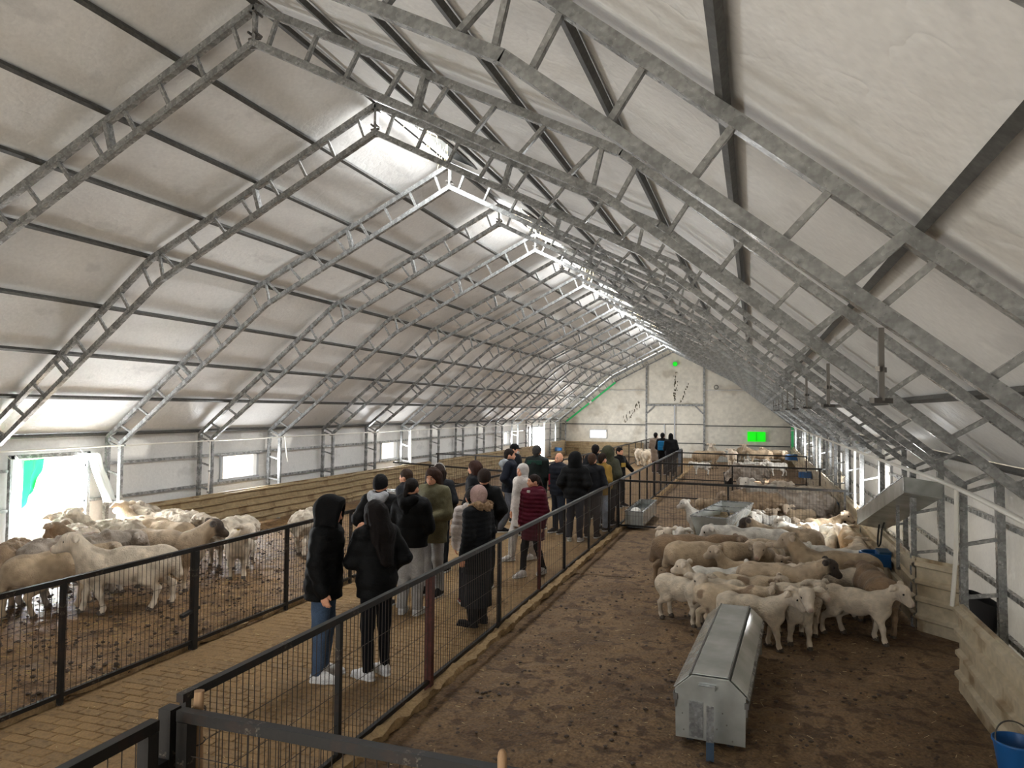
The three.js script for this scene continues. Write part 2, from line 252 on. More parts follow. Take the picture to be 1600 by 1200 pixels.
// ---------- trusses ----------
{
  const LOW = [[5.9, 0], [5.9, 1.83], [3.07, 4.06], [0, 5.64]], TOP = [[6.2, 0], [6.18, 1.93], [3.24, 4.34], [0, 5.96]];
  const words = ['nearest', 'second', 'third', 'fourth', 'fifth', 'sixth', 'seventh', 'eighth', 'ninth', 'tenth', 'eleventh', 'twelfth', 'thirteenth', 'fourteenth', 'fifteenth', 'sixteenth', 'seventeenth'];
  const chord = (P, w, side) => { const g = []; for (let k = 0; k + 1 < P.length; k++) { const a = P[k], b = P[k + 1], l = Math.hypot(b[0] - a[0], b[1] - a[1]), e = 0.004; const ux = (b[0] - a[0]) / l * e, uy = (b[1] - a[1]) / l * e; g.push(bar([side * (a[0] - (k ? ux : 0)), a[1] - (k ? uy : 0), 0], [side * (b[0] + ux), b[1] + uy, 0], w, w)); } return g; };
  const at = (P, seg, t) => [P[seg][0] + (P[seg + 1][0] - P[seg][0]) * t, P[seg][1] + (P[seg + 1][1] - P[seg][1]) * t];
  const lowG = [-1, 1].map((s) => mergeGeometries(chord(LOW, 0.062, s))), topG = [-1, 1].map((s) => mergeGeometries(chord(TOP, 0.065, s)));
  const struts = [], plates = [];
  const nSeg = [4, 8, 8];
  for (const s of [-1, 1]) for (let seg = 0; seg < 3; seg++) for (let k = 0; k <= nSeg[seg]; k++) {
    if (seg === 0 && k === 0) continue; if (k === 0 && seg > 0) continue;
    const t = seg === 0 ? k / 4 - 0.04 : (k - 0.35) / nSeg[seg]; if (t > 0.985) continue;
    const a = at(LOW, seg, t), b = at(TOP, seg, Math.min(1, t + (seg === 2 ? -0.03 : seg === 1 ? 0.005 : 0)));
    struts.push(bar([s * a[0], a[1], 0], [s * b[0], b[1], 0], 0.036, 0.03));
  }
  for (const s of [-1, 1]) { struts.push(bar([s * 3.02, 4.08, 0], [s * 3.1, 4.42, 0], 0.036, 0.03)); struts.push(bar([s * 5.9, 1.83, 0], [s * 6.2, 1.98, 0], 0.036, 0.03)); }
  struts.push(bar([0, 5.62, 0], [0, 5.98, 0], 0.036, 0.036));
  for (const s of [-1, 1]) for (const [seg, t] of [[2, 0.49], [1, 0.5]]) { const a = at(LOW, seg, t), b = at(TOP, seg, t); const c = [a[0] * 0.35 + b[0] * 0.65, a[1] * 0.35 + b[1] * 0.65]; plates.push(bar([s * a[0], a[1], 0], [s * (b[0] * 1), b[1], 0], 0.075, 0.045)); }
  const bolts = []; for (const s of [-1, 1]) for (const y of [5.72, 5.9]) bolts.push(new THREE.CylinderGeometry(0.012, 0.012, 0.11, 6).rotateX(Math.PI / 2).translate(s * 0.03, y, 0));
  for (const y of [5.6, 5.68]) bolts.push(new THREE.CylinderGeometry(0.016, 0.016, 0.12, 6).rotateZ(Math.PI / 2).translate(0, y, 0.0));
  
  // clamp brackets hanging under the right hand chord
  const clampG = mergeGeometries([bar([4.62, 2.78, 0], [4.62, 2.5, 0], 0.03, 0.02), bar([4.58, 2.5, -0.05], [4.66, 2.5, 0.05], 0.02, 0.02), bar([4.6, 2.62, -0.05], [4.64, 2.62, 0.05], 0.015, 0.02)]);
  for (let i = -2; i <= 17; i++) {
    const t = i < 0 ? structure('trim_' + (i + 3)) : thing('roof_truss', i === 17 ? 'galvanised truss standing against the far gable wall' : `${words[i]} galvanised roof truss counted from the camera`, 'truss', XA, 0, TI(i), 0, 'galvanised roof trusses');
    if (i < 0) t.position.set(XA, 0, -TI(i));
    for (const k of [0, 1]) { part(t, 'lower_chord', lowG[k], M.galv); part(t, 'upper_chord', topG[k], M.galv); }
    for (const g of struts) part(t, 'strut', g, M.galvStrut);
    for (const g of plates) part(t, 'joint_plate', g, M.galv);
    for (const g of bolts) part(t, 'ridge_bolt', g, M.bolt);
    if (i < 9) part(t, 'clamp_bracket', clampG, M.bolt);
  }
}

// ---------- long walls ----------
function longWall(name, side, holes, girts) {
  const w = structure(name), x0 = XA + side * 6.29, D0 = TI(-2) - 0.1, D1 = TI(17) + 0.2;
  const s = new THREE.Shape(); s.moveTo(D0, -0.1); s.lineTo(D1, -0.1); s.lineTo(D1, 1.98); s.lineTo(D0, 1.98); s.closePath();
  for (const [a, b, y0, y1] of holes) { const h = new THREE.Path(); h.moveTo(a, y0); h.lineTo(a, y1); h.lineTo(b, y1); h.lineTo(b, y0); h.closePath(); s.holes.push(h); }
  const g = new THREE.ExtrudeGeometry(s, { depth: 0.08, bevelEnabled: false }); // x = D, y = y, z = depth
  g.rotateY(Math.PI / 2); // x -> -z
  g.translate(side > 0 ? x0 : x0 - 0.08, 0, 0);
  part(w, 'wall_liner', quadUV(g, (x, y, z) => [z, y + x]), M.wall);
  for (const y of girts) for (const [a, b] of girtRuns(D0, D1, y, holes)) part(w, 'girt', boxGeo(0.045, 0.045, b - a, XA + side * 6.255, y, -(a + b) / 2), M.galvStrut);
  return w;
}
function girtRuns(D0, D1, y, holes) { let runs = [[D0, D1]]; for (const [a, b, y0, y1] of holes) if (y > y0 - 0.02 && y < y1 + 0.02) runs = runs.flatMap(([p, q]) => (a >= q || b <= p) ? [[p, q]] : [[p, a], [b, q]]).filter(([p, q]) => q - p > 0.05); return runs; }
const WL = [[12.5, 13.64], [19.3, 20.26], [30.3, 31.1]], WR = [[13.4, 14.54], [20.4, 21.6], [27.8, 29.0], [34.0, 35.2]];
longWall('wall_left', -1, [...WL.map(([a, b]) => [a, b, 0.95, 1.45]), [8.0, 9.25, -0.1, 1.65], [34.0, 36.4, -0.1, 1.6]], [0.9, 1.48]);
longWall('wall_right', 1, WR.map(([a, b], i) => [a, b, 0.95, i ? 1.45 : 1.6]), [0.5, 0.9, 1.48]);
let wn = 1;
function windowUnit(side, D0, D1, y0, y1) {
  const o = structure('window_' + wn++), x = XA + side * 6.30, f = [], w = 0.07;
  f.push(boxGeo(0.09, w, D1 - D0 + 2 * w, x, y1 + w / 2 - 0.02, -(D0 + D1) / 2), boxGeo(0.09, w, D1 - D0 + 2 * w, x, y0 - w / 2 + 0.02, -(D0 + D1) / 2));
  for (const D of [D0, D1]) f.push(boxGeo(0.09, y1 - y0, w, x, (y0 + y1) / 2, -D));
  part(o, 'window_frame', mergeGeometries(f), M.frameGrey);
  part(o, 'pane', boxGeo(0.006, y1 - y0 - 0.02, D1 - D0 - 0.04, x + side * 0.02, (y0 + y1) / 2, -(D0 + D1) / 2), M.glass);
}
for (const [a, b] of WL) windowUnit(-1, a, b, 0.95, 1.45);
WR.forEach(([a, b], i) => windowUnit(1, a, b, 0.95, i ? 1.45 : 1.6));
{ // doorways of the left wall: posts and lintel
  let k = 1;
  for (const [a, b, h] of [[8.0, 9.25, 1.65], [34.0, 36.4, 1.6]]) {
    const o = structure('door_' + k++), x = XA - 6.24;
    for (const D of [a - 0.03, b + 0.03]) part(o, 'door_post', boxGeo(0.06, h + 0.05, 0.06, x, (h + 0.05) / 2, -D), M.galv);
    part(o, 'lintel', boxGeo(0.06, 0.06, b - a + 0.1, x, h + 0.03, -(a + b) / 2), M.galv);
  }
}
// ---------- gables ----------
{
  const far = structure('wall_far'), D = TI(17) + 0.12;
  const outline = [[-6.3, -0.1], [6.3, -0.1], [6.3, 1.95], [3.3, 4.42], [0, 6.06], [-3.3, 4.42], [-6.3, 1.95]];
  const mk = (holes) => { const s = new THREE.Shape(); outline.forEach(([x, y], i) => i ? s.lineTo(XA + x, y) : s.moveTo(XA + x, y)); s.closePath(); for (const [a, b, y0, y1] of holes) { const h = new THREE.Path(); h.moveTo(a, y0); h.lineTo(a, y1); h.lineTo(b, y1); h.lineTo(b, y0); h.closePath(); s.holes.push(h); } const g = new THREE.ExtrudeGeometry(s, { depth: 0.08, bevelEnabled: false }); return quadUV(g, (x, y) => [x + 10.5, y]); };
  part(far, 'gable_liner', mk([[-8.66, -7.78, 0.98, 1.38]]).translate(0, 0, -D - 0.08), M.gable);
  const z = D - 0.03;
  for (const [a, b] of [[[-5.58, 0, z], [-5.58, 5.0, z]], [[-2.55, 0, z], [-2.55, 5.0, z]]]) part(far, 'gable_post', bar(a, b, 0.09, 0.1), M.galv);
  for (const [y, x0, x1] of [[1.72, -10.3, -5.6], [1.72, -2.5, 2.0], [3.6, -8.2, -5.6], [3.6, -2.5, -0.2], [0.72, -2.5, 2.0]]) part(far, 'gable_girt', bar([x0, y, z], [x1, y, z], 0.05, 0.05), y > 3 ? M.wall : M.purlin);
  const dr = structure('door_3');
  part(dr, 'door_leaf', boxGeo(2.96, 2.72, 0.04, -4.065, 1.42, -(z - 0.02)), M.gable);
  part(dr, 'door_head', bar([-5.58, 2.8, z - 0.06], [-2.55, 2.8, z - 0.06], 0.06, 0.1), M.galv);
  part(dr, 'door_centre_bar', bar([-4.08, 0.1, z - 0.07], [-4.08, 2.8, z - 0.07], 0.05, 0.07), M.frameGrey);
  part(dr, 'door_brace', bar([-5.55, 2.35, z - 0.06], [-5.15, 2.75, z - 0.06], 0.05, 0.07), M.galv);
  part(dr, 'door_brace', bar([-2.6, 2.35, z - 0.06], [-3.0, 2.75, z - 0.06], 0.05, 0.07), M.galv);
  part(dr, 'door_rail', bar([-5.55, 1.78, z - 0.05], [-2.6, 1.78, z - 0.05], 0.04, 0.05), M.purlin);
  part(dr, 'door_handle_bar', bar([-4.62, 0.9, z - 0.06], [-4.62, 1.78, z - 0.06], 0.05, 0.05), M.frameGrey);
  part(dr, 'door_rail', bar([-5.55, 0.78, z - 0.05], [-2.6, 0.78, z - 0.05], 0.04, 0.05), M.purlin);
  // dirt streaks and torn film marks left on the gable
  const blots = []; const R = mulberry(55);
  const blot = (x, y, w, h) => { const n = 9, pts = []; for (let i = 0; i < n; i++) { const a = i / n * 6.283, r = 0.6 + 0.6 * R(); pts.push(new THREE.Vector2(x + Math.cos(a) * w * r, y + Math.sin(a) * h * r)); } blots.push(new THREE.ShapeGeometry(new THREE.Shape(pts)).translate(0, 0, -(D - 0.006))); };
  for (let i = 0; i < 34; i++) blot(-4.05 + 0.28 * (R() - 0.5) * R(), 2.95 + 1.9 * R(), 0.015 + 0.05 * R() * R(), 0.03 + 0.12 * R() * R());
  for (let i = 0; i < 9; i++) blot(-3.45 - i * 0.05 + 0.1 * R(), 3.85 - i * 0.12 + 0.1 * R(), 0.02 + 0.03 * R(), 0.04 + 0.05 * R());
  for (let i = 0; i < 26; i++) { const t = R(); blot(-6.0 - 0.9 * t + 0.12 * R(), 2.65 - 0.9 * t + 0.35 * R(), 0.012 + 0.02 * R(), 0.03 + 0.1 * R()); }
  for (const x of [-5.3, -4.75]) for (let i = 0; i < 6; i++) blot(x + 0.16 * (R() - 0.5), 2.15 + 0.3 * R(), 0.03 + 0.04 * R(), 0.05 + 0.06 * R());
  const st = part(far, 'dirt_stains', quadUV(mergeGeometries(blots), (x, y) => [x, y]), M.stain); st.userData.kind = 'stuff'; st.position.z = 0.0;
  const wf = structure('window_' + wn++); part(wf, 'window_frame', mergeGeometries([boxGeo(0.98, 0.05, 0.08, -8.22, 1.4, -D + 0.02), boxGeo(0.98, 0.05, 0.08, -8.22, 0.96, -D + 0.02), boxGeo(0.05, 0.44, 0.08, -8.68, 1.18, -D + 0.02), boxGeo(0.05, 0.44, 0.08, -7.76, 1.18, -D + 0.02)]), M.frameGrey); part(wf, 'pane', boxGeo(0.88, 0.4, 0.006, -8.22, 1.18, -D - 0.03), M.glass);
  const near = structure('wall_near'); part(near, 'gable_liner', mk([[-6.2, -1.0, -0.05, 2.75]]).translate(0, 0, -(TI(-2) - 0.12)), M.gable);
}
// ---------- corrugated barriers ----------
// profile across the height: flat pans with raised trapezoid ribs; runs from A to B ([x, D]) with the ribs on the "inside" n
function corrugated(h, len, pans, sg) {
  const pts = [[0, 0]], p = h / pans;
  for (let k = 0; k < pans; k++) { const y = k * p; pts.push([0, y + p * 0.62], [0.036, y + p * 0.72], [0.036, y + p * 0.9], [0, y + p]); }
  const th = 0.004, pos = [], idx = [], n = Math.max(2, Math.round(len / 0.25)), m = pts.length;
  for (let i = 0; i <= n; i++) for (let j = 0; j < m; j++) { const u = i / n * len; pos.push(u, pts[j][1] + 0.006 * n3(u * 2.3, pts[j][1] * 4, len), sg * (pts[j][0] + 0.008 * n3(u * 1.7, pts[j][1] * 3, 5 + len))); }
  for (let i = 0; i < n; i++) for (let j = 0; j + 1 < m; j++) { const o = i * m + j; if (sg > 0) idx.push(o, o + m, o + 1, o + 1, o + m, o + m + 1); else idx.push(o, o + 1, o + m, o + 1, o + m + 1, o + m); }
  let g = new THREE.BufferGeometry(); g.setAttribute('position', new THREE.Float32BufferAttribute(pos, 3)); g.setIndex(idx);
  g = toCreasedNormals(g, 0.4); const b = g.clone(), q = b.attributes.position; for (let i = 0; i < q.count; i++) q.setZ(i, q.getZ(i) - th * sg);
  const all = mergeGeometries([g, b]); return quadUV(all, (x, y, z) => [x, y + z * 0.6]);
}
function barrier(label, A, B, h, sheets, pans, flip) {
  const dx = B[0] - A[0], dD = B[1] - A[1], L = Math.hypot(dx, dD), turn = Math.atan2(dD, dx), o = thing('corrugated_barrier', label, 'barrier', A[0], 0, A[1], turn, 'cream corrugated barriers'), l = L / sheets;
  for (let k = 0; k < sheets; k++) {
    const g = corrugated(h, l + 0.03, pans, flip ? -1 : 1);
    const p = part(o, 'sheet', g, pans > 4 ? M.boardOld : M.board); p.position.set(k * l, 0.02 + 0.012 * (k % 2), (k % 2 ? 0.006 : 0) * (flip ? -1 : 1));
  }
  part(o, 'cap_rail', boxGeo(L, 0.035, 0.03, L / 2, h + 0.035, flip ? 0.01 : -0.01), pans > 4 ? M.boardOld : M.board);
  return o;
}
barrier('long cream corrugated barrier along the left wall behind the visitors', [-9.99, 9.6], [-9.99, 21.8], 0.72, 5, 5, false);
barrier('cream corrugated barrier on the left wall beyond the left cross fence', [-9.99, 22.4], [-9.99, 33.8], 0.72, 5, 5, false);
barrier('short cream corrugated barrier on the left wall by the far corner', [-9.99, 36.6], [-9.99, 39.6], 0.78, 1, 5, false);
barrier('weathered corrugated barrier at the foot of the far gable wall', [-9.95, 39.6], [-5.7, 39.6], 0.72, 2, 5, false);
barrier('long cream corrugated barrier on the right behind the flock', [1.72, 9.4], [1.72, 39.5], 0.76, 12, 4, true);
barrier('nearest corrugated barrier at the lower right corner with rust stains', [1.70, 3.6], [1.70, 7.4], 0.74, 2, 4, true);
barrier('short corrugated return panel beside the gap in the right barrier', [1.73, 9.38], [2.06, 9.02], 0.78, 1, 4, false);

// ---------- fences ----------
function fence(label, A, B, posts, { H = 1.0, thick = [], rust = [], y0 = 0.07, step = 0.052, rows = [0.28, 0.5, 0.72], bottom = true, name = 'steel_fence', category = 'fence', size = 0.042, latch } = {}) {
  const o = thing(name, label, category, A[0], 0, A[1]), dx = B[0] - A[0], dD = B[1] - A[1], L = Math.hypot(dx, dD), ux = dx / L, uD = dD / L, P = (s, y) => [ux * s, y, uD * s];
  part(o, 'top_rail', bar(P(-0.02, H), P(L + 0.02, H), size, size), M.fence);
  if (bottom) part(o, 'bottom_rail', bar(P(0, y0), P(L, y0), 0.034, 0.034), M.fence);
  posts.forEach((s, k) => { const w = thick.includes(k) ? 0.062 : 0.038; part(o, 'post', bar(P(s, -0.01), P(s, H - size / 2 + 0.001), w, w, [ux, 0, uD]), rust.includes(k) ? M.fenceRust : M.fence, rust.includes(k) ? 'rusty red post' : undefined); });
  const cut = [0, ...posts, L].sort((a, b) => a - b).filter((s, i, a) => !i || s - a[i - 1] > 0.06);
  for (let k = 0; k + 1 < cut.length; k++) {
    const a = cut[k], b = cut[k + 1], list = []; for (let s = a + step * 0.8; s < b - 0.02; s += step) { const j = 0.006 * (rnd() - 0.5); list.push([P(s + j, y0), P(s + j * 0.3, H)]); }
    for (const y of rows) list.push([P(a, y + 0.012 * (rnd() - 0.5)), P(b, y + 0.012 * (rnd() - 0.5))]);
    part(o, 'wire_mesh', rods(list, 0.0026), M.wire).userData.kind = 'stuff';
  }
  if (latch) { part(o, 'latch_bolt', bar(P(latch - 0.17, 0.36), P(latch + 0.06, 0.40), 0.03, 0.05), M.black); part(o, 'latch_hook', bar(P(latch - 0.02, 0.33), P(latch + 0.02, 0.43), 0.02, 0.06), M.galv); }
  return o;
}
fence('near aisle fence with rusty red post between visitors and the flock', [-2.72, 3.02], [-2.72, 15.35], [0.02, 1.46, 2.95, 4.8, 6.4, 7.75, 9.45, 11.3, 12.3], { thick: [2, 8], rust: [2, 4] });
fence('far aisle fence running on from the first cross fence to the gable', [-2.72, 15.4], [-2.70, 29.2], [1.5, 2.9, 4.2, 5.65, 7.1, 8.6, 10.1, 11.6, 13.78], { thick: [3, 8], step: 0.07 });
fence('first cross fence of the flock pen, nearest to the flock', [-2.70, 15.38], [1.62, 15.0], [2.2, 4.3], { step: 0.06 });
fence('second cross fence of the right hand pens', [-2.68, 20.9], [1.62, 20.6], [2.1, 4.28], { step: 0.07 });
fence('third and farthest cross fence of the right hand pens', [-2.66, 26.6], [1.62, 26.2], [2.1, 4.28], { step: 0.08 });
fence('left pen fence with gate latch along the aisle in the foreground', [-5.44, 1.8], [-5.42, 9.2], [1.3, 2.85, 4.35, 5.9, 7.38], { thick: [2], rows: [0.26, 0.48, 0.7], latch: 4.35 });
fence('left aisle fence behind the visitors', [-5.42, 9.25], [-5.36, 22], [1.5, 3.2, 4.9, 6.6, 8.3, 10.0, 11.6, 12.7], { thick: [7], step: 0.06 });
fence('far left aisle fence running to the gable wall', [-5.36, 22.05], [-5.3, 39.4], [1.6, 3.4, 5.2, 7, 8.8, 10.6, 12.4, 14.2, 16, 17.3], { step: 0.09 });
fence('left cross fence from the wall barrier to the aisle', [-9.9, 22.1], [-5.45, 21.2], [0.05, 1.5, 2.9, 4.5], { step: 0.06 });
fence('low gate rail of the left pen beside the water trough', [-9.85, 19.0], [-5.45, 17.2], [1.5, 3.0, 4.7], { H: 0.92, step: 0.07, name: 'pen_gate', category: 'gate' });
// gates in front of the viewer
fence('black steel gate across the bottom of the picture', [-2.56, 2.85], [0.9, 2.78], [0.02, 1.75, 3.44], { name: 'steel_gate', category: 'gate', size: 0.05, H: 1.0, step: 0.055, rows: [0.3, 0.55, 0.82], thick: [0] });
fence('black steel gate at the lower left corner with its end post', [-2.58, 0.9], [-2.60, 2.70], [0.05, 0.9, 1.78], { name: 'steel_gate', category: 'gate', size: 0.05, H: 1.0, step: 0.075, rows: [0.3, 0.55, 0.8], thick: [2] });
{ const o = thing('hinge_post', 'thick black hinge post between the two near gates', 'post', -2.63, 0, 2.84); part(o, 'post', boxGeo(0.07, 1.03, 0.07, 0, 0.515, 0), M.fence); part(o, 'hinge', boxGeo(0.06, 0.05, 0.09, 0, 0.78, 0.06), M.black); part(o, 'hinge', boxGeo(0.06, 0.05, 0.09, 0, 0.2, 0.06), M.black); }
{ const o = thing('wooden_stake', 'split wooden stake tied to the near gate post', 'stake', -2.555, 0, 2.94), g = new THREE.CylinderGeometry(0.024, 0.03, 1.08, 9, 8), p = g.attributes.position; for (let i = 0; i < p.count; i++) { const y = p.getY(i); p.setXYZ(i, p.getX(i) * (1 + 0.18 * n3(y * 6, i % 9, 2)) + 0.006 * n3(y * 5, 1, 1), y, p.getZ(i) * (1 + 0.18 * n3(y * 6, i % 9, 7))); } g.translate(0, 0.54, 0); g.computeVertexNormals(); part(o, 'stake', g, M.wood);
  const w = []; for (const y of [0.98, 0.99, 0.84]) w.push(new THREE.TorusGeometry(0.036, 0.003, 5, 16).rotateX(Math.PI / 2 + 0.2).translate(0, y, 0)); part(o, 'tie_wire', mergeGeometries(w), M.wire); }
{ const o = thing('broom_handle', 'rounded wooden tool handle standing against the near gate', 'tool handle', -0.93, 0, 2.73); part(o, 'handle', new THREE.LatheGeometry([[0, 1.14], [0.009, 1.138], [0.016, 1.128], [0.019, 1.11], [0.018, 0.9], [0.018, 0.06], [0, 0.06]].map((p) => new THREE.Vector2(...p)), 14), M.wood); part(o, 'tool_head', boxGeo(0.26, 0.06, 0.05, 0, 0.03, 0), M.wood); }

// ---------- covered feeder ----------
{
  const L = 2.2, turn = Math.atan2(0.13, 2.2), o = thing('covered_feeder', 'galvanised covered feeder box with hinged lid in the right foreground', 'feeder', -0.32, 0, 5.7, -turn);
  const prof = [[-0.24, 0.03], [0.24, 0.03], [0.245, 0.37], [0.13, 0.475], [-0.13, 0.475], [-0.245, 0.37]];
  const shp = (k) => { const s = new THREE.Shape(); prof.forEach(([x, y], i) => i ? s.lineTo(x * k, 0.25 + (y - 0.25) * k) : s.moveTo(x * k, 0.25 + (y - 0.25) * k)); s.closePath(); return s; };
  const hollow = shp(0.985); { const h = new THREE.Path(); [[-0.225, 0.06], [-0.225, 0.36], [-0.12, 0.455], [0.12, 0.455], [0.225, 0.36], [0.225, 0.06]].forEach(([x, y], i) => i ? h.lineTo(x, y) : h.moveTo(x, y)); h.closePath(); hollow.holes.push(h); }
  const body = new THREE.ExtrudeGeometry(hollow, { depth: L - 0.04, bevelEnabled: false }).translate(0, 0, -L + 0.02); part(o, 'body', quadUV(body, (x, y, z) => [x + y, z]), M.sheet);
  for (const z of [0, -L]) { const g = new THREE.ExtrudeGeometry(shp(1.03), { depth: 0.012, bevelEnabled: true, bevelSize: 0.003, bevelThickness: 0.003, bevelSegments: 1 }).translate(0, 0, z); part(o, 'end_plate', quadUV(g, (x, y) => [x, y]), M.sheet); }
  const slab = (x0, y0, x1, y1, lift, z0, z1) => { const l = Math.hypot(x1 - x0, y1 - y0), g = new RoundedBoxGeometry(l, 0.008, z1 - z0, 1, 0.002), a = Math.atan2(y1 - y0, x1 - x0); quadUV(g, (x, y, z) => [x, z]); g.rotateZ(a); g.translate((x0 + x1) / 2 - Math.sin(a) * lift, (y0 + y1) / 2 + Math.cos(a) * lift, (z0 + z1) / 2); return g; };
  part(o, 'lid_top', slab(-0.135, 0.475, 0.125, 0.475, 0.014, -L + 0.03, -0.02), M.sheet);
  const lr = part(o, 'lid_side', slab(0.14, 0.468, 0.252, 0.366, 0.012, -L + 0.03, -0.02), M.sheet); part(lr, 'hem', slab(0.238, 0.35, 0.262, 0.33, 0.02, -L + 0.03, -0.02), M.galv);
  part(o, 'lid_side', slab(-0.262, 0.362, -0.15, 0.462, 0.012, -L + 0.03, -0.02), M.sheet);
  part(o, 'hinge_rod', new THREE.CylinderGeometry(0.006, 0.006, L - 0.02, 8).rotateX(Math.PI / 2).translate(0.133, 0.492, -L / 2), M.bolt);
  part(o, 'hinge_rod', new THREE.CylinderGeometry(0.006, 0.006, L - 0.02, 8).rotateX(Math.PI / 2).translate(-0.143, 0.49, -L / 2), M.bolt);
  part(o, 'side_rod', new THREE.CylinderGeometry(0.007, 0.007, L, 8).rotateX(Math.PI / 2).translate(0.268, 0.31, -L / 2), M.bolt);
  part(o, 'side_rod', new THREE.CylinderGeometry(0.007, 0.007, L, 8).rotateX(Math.PI / 2).translate(-0.27, 0.33, -L / 2), M.bolt);
  for (const [x, z] of [[-0.25, 0.02], [0.26, 0.02], [0.26, -L]]) part(o, 'clasp', mergeGeometries([boxGeo(0.03, 0.04, 0.03, x, 0.32, z), boxGeo(0.012, 0.09, 0.012, x, 0.29, z + 0.01)]), M.bolt);
  part(o, 'handle', mergeGeometries([boxGeo(0.12, 0.006, 0.03, -0.02, 0.43, 0.035), boxGeo(0.006, 0.03, 0.03, 0.04, 0.418, 0.035)]), M.galv);
  part(o, 'stake_shadow_plate', boxGeo(0.10, 0.26, 0.006, -0.10, 0.17, 0.02), M.galv);  // darker plate standing in for the shadow the stake casts on the end
  for (const [x, z] of [[-0.15, -0.05], [0.14, -0.05], [-0.15, -L + 0.08], [0.14, -L + 0.08]]) part(o, 'foot', boxGeo(0.05, 0.04, 0.06, x, 0.015, z), M.black);
  const dots = []; for (const [x, y] of [[-0.2, 0.2], [0.09, 0.24], [0.12, 0.16], [0.0, 0.09], [-0.19, 0.08], [0.05, 0.12], [0.16, 0.05]]) dots.push(new THREE.CylinderGeometry(0.006, 0.006, 0.004, 6).rotateX(Math.PI / 2).translate(x, y, 0.018)); part(o, 'rivets', mergeGeometries(dots), M.bolt);
}
{ const o = thing('steel_stake', 'flat steel stake in front of the covered feeder end plate', 'stake', -0.305, 0, 5.42); part(o, 'stake', boxGeo(0.05, 0.38, 0.012, 0, 0.19, 0), M.galv); part(o, 'sleeve', boxGeo(0.054, 0.13, 0.018, 0, 0.065, 0.0), M.steelBlue, 'blue painted lower part'); }

// ---------- open hay hopper ----------
{
  const o = thing('hay_hopper', 'open galvanised feed hopper with sloping sides amid the flock', 'feeder', -0.52, 0, 13.4, -0.17), L = 2.3, wt = 0.29, wb = 0.14, yt = 0.76, yb = 0.2;
  const quad = (a, b, c, d) => { const pos = []; for (let i = 0; i <= 6; i++) for (let j = 0; j <= 3; j++) { const u = i / 6, v = j / 3; for (let k = 0; k < 3; k++) pos.push((a[k] * (1 - u) + b[k] * u) * (1 - v) + (d[k] * (1 - u) + c[k] * u) * v + 0.006 * n3(u * 3 + a[0], v * 3, k + a[2])); } const idx = []; for (let i = 0; i < 6; i++) for (let j = 0; j < 3; j++) { const p = i * 4 + j; idx.push(p, p + 4, p + 1, p + 1, p + 4, p + 5); } const g = new THREE.BufferGeometry(); g.setAttribute('position', new THREE.Float32BufferAttribute(pos, 3)); g.setIndex(idx); g.computeVertexNormals(); return quadUV(g, (x, y, z) => [x + z, y]); };
  const h = L / 2, e = 0.1;
  part(o, 'side_wall', quad([-wt, yt, h], [-wt, yt, -h], [-wb, yb, -h + e], [-wb, yb, h - e]), M.sheet); part(o, 'side_wall', quad([wt, yt, h], [wt, yt, -h], [wb, yb, -h + e], [wb, yb, h - e]), M.sheet);
  part(o, 'end_wall', quad([-wt, yt, h], [wt, yt, h], [wb, yb, h - e], [-wb, yb, h - e]), M.sheet); part(o, 'end_wall', quad([-wt, yt, -h], [wt, yt, -h], [wb, yb, -h + e], [-wb, yb, -h + e]), M.sheet);
  part(o, 'bottom', boxGeo(wb * 2, 0.01, L - 2 * e, 0, yb, 0), M.sheet);
  const r = []; for (const [a, b] of [[[-wt, yt, h], [-wt, yt, -h]], [[wt, yt, h], [wt, yt, -h]], [[-wt, yt, h], [wt, yt, h]], [[-wt, yt, -h], [wt, yt, -h]]]) r.push(bar([a[0], a[1], -a[2]], [b[0], b[1], -b[2]], 0.022, 0.022)); part(o, 'rim', mergeGeometries(r), M.galv);
  for (const z of [0.3, -0.35]) part(o, 'cross_rod', bar([-wt, yt, -z], [wt * 0.9, yt - 0.02, -z + 0.12], 0.016, 0.016), M.galv);
  part(o, 'divider', bar([0.1, yt + 0.02, -0.2], [wb, yb + 0.12, 0.25], 0.02, 0.03), M.galv);
  for (const [x, z] of [[-0.2, h - 0.12], [0.2, h - 0.12], [-0.2, -h + 0.12], [0.2, -h + 0.12]]) part(o, 'leg', bar([x * 1.2, 0, -z], [x, 0.45, -z], 0.03, 0.03), M.galv);
  const g = new THREE.PlaneGeometry(wt * 1.7, L * 0.85, 18, 60).rotateX(-Math.PI / 2), p = g.attributes.position; for (let i = 0; i < p.count; i++) p.setY(i, 0.56 + 0.05 * n3(p.getX(i) * 9, 1, p.getZ(i) * 7) + 0.03 * n3(p.getX(i) * 25, 4, p.getZ(i) * 25)); g.computeVertexNormals(); quadUV(g, (x, y, z) => [x, z]); part(o, 'feed', g, std(0xb9b2a4, 0.9, 0, { map: boardTex, bumpMap: dirtBump, bumpScale: 0.02 })).userData.kind = 'stuff';
}
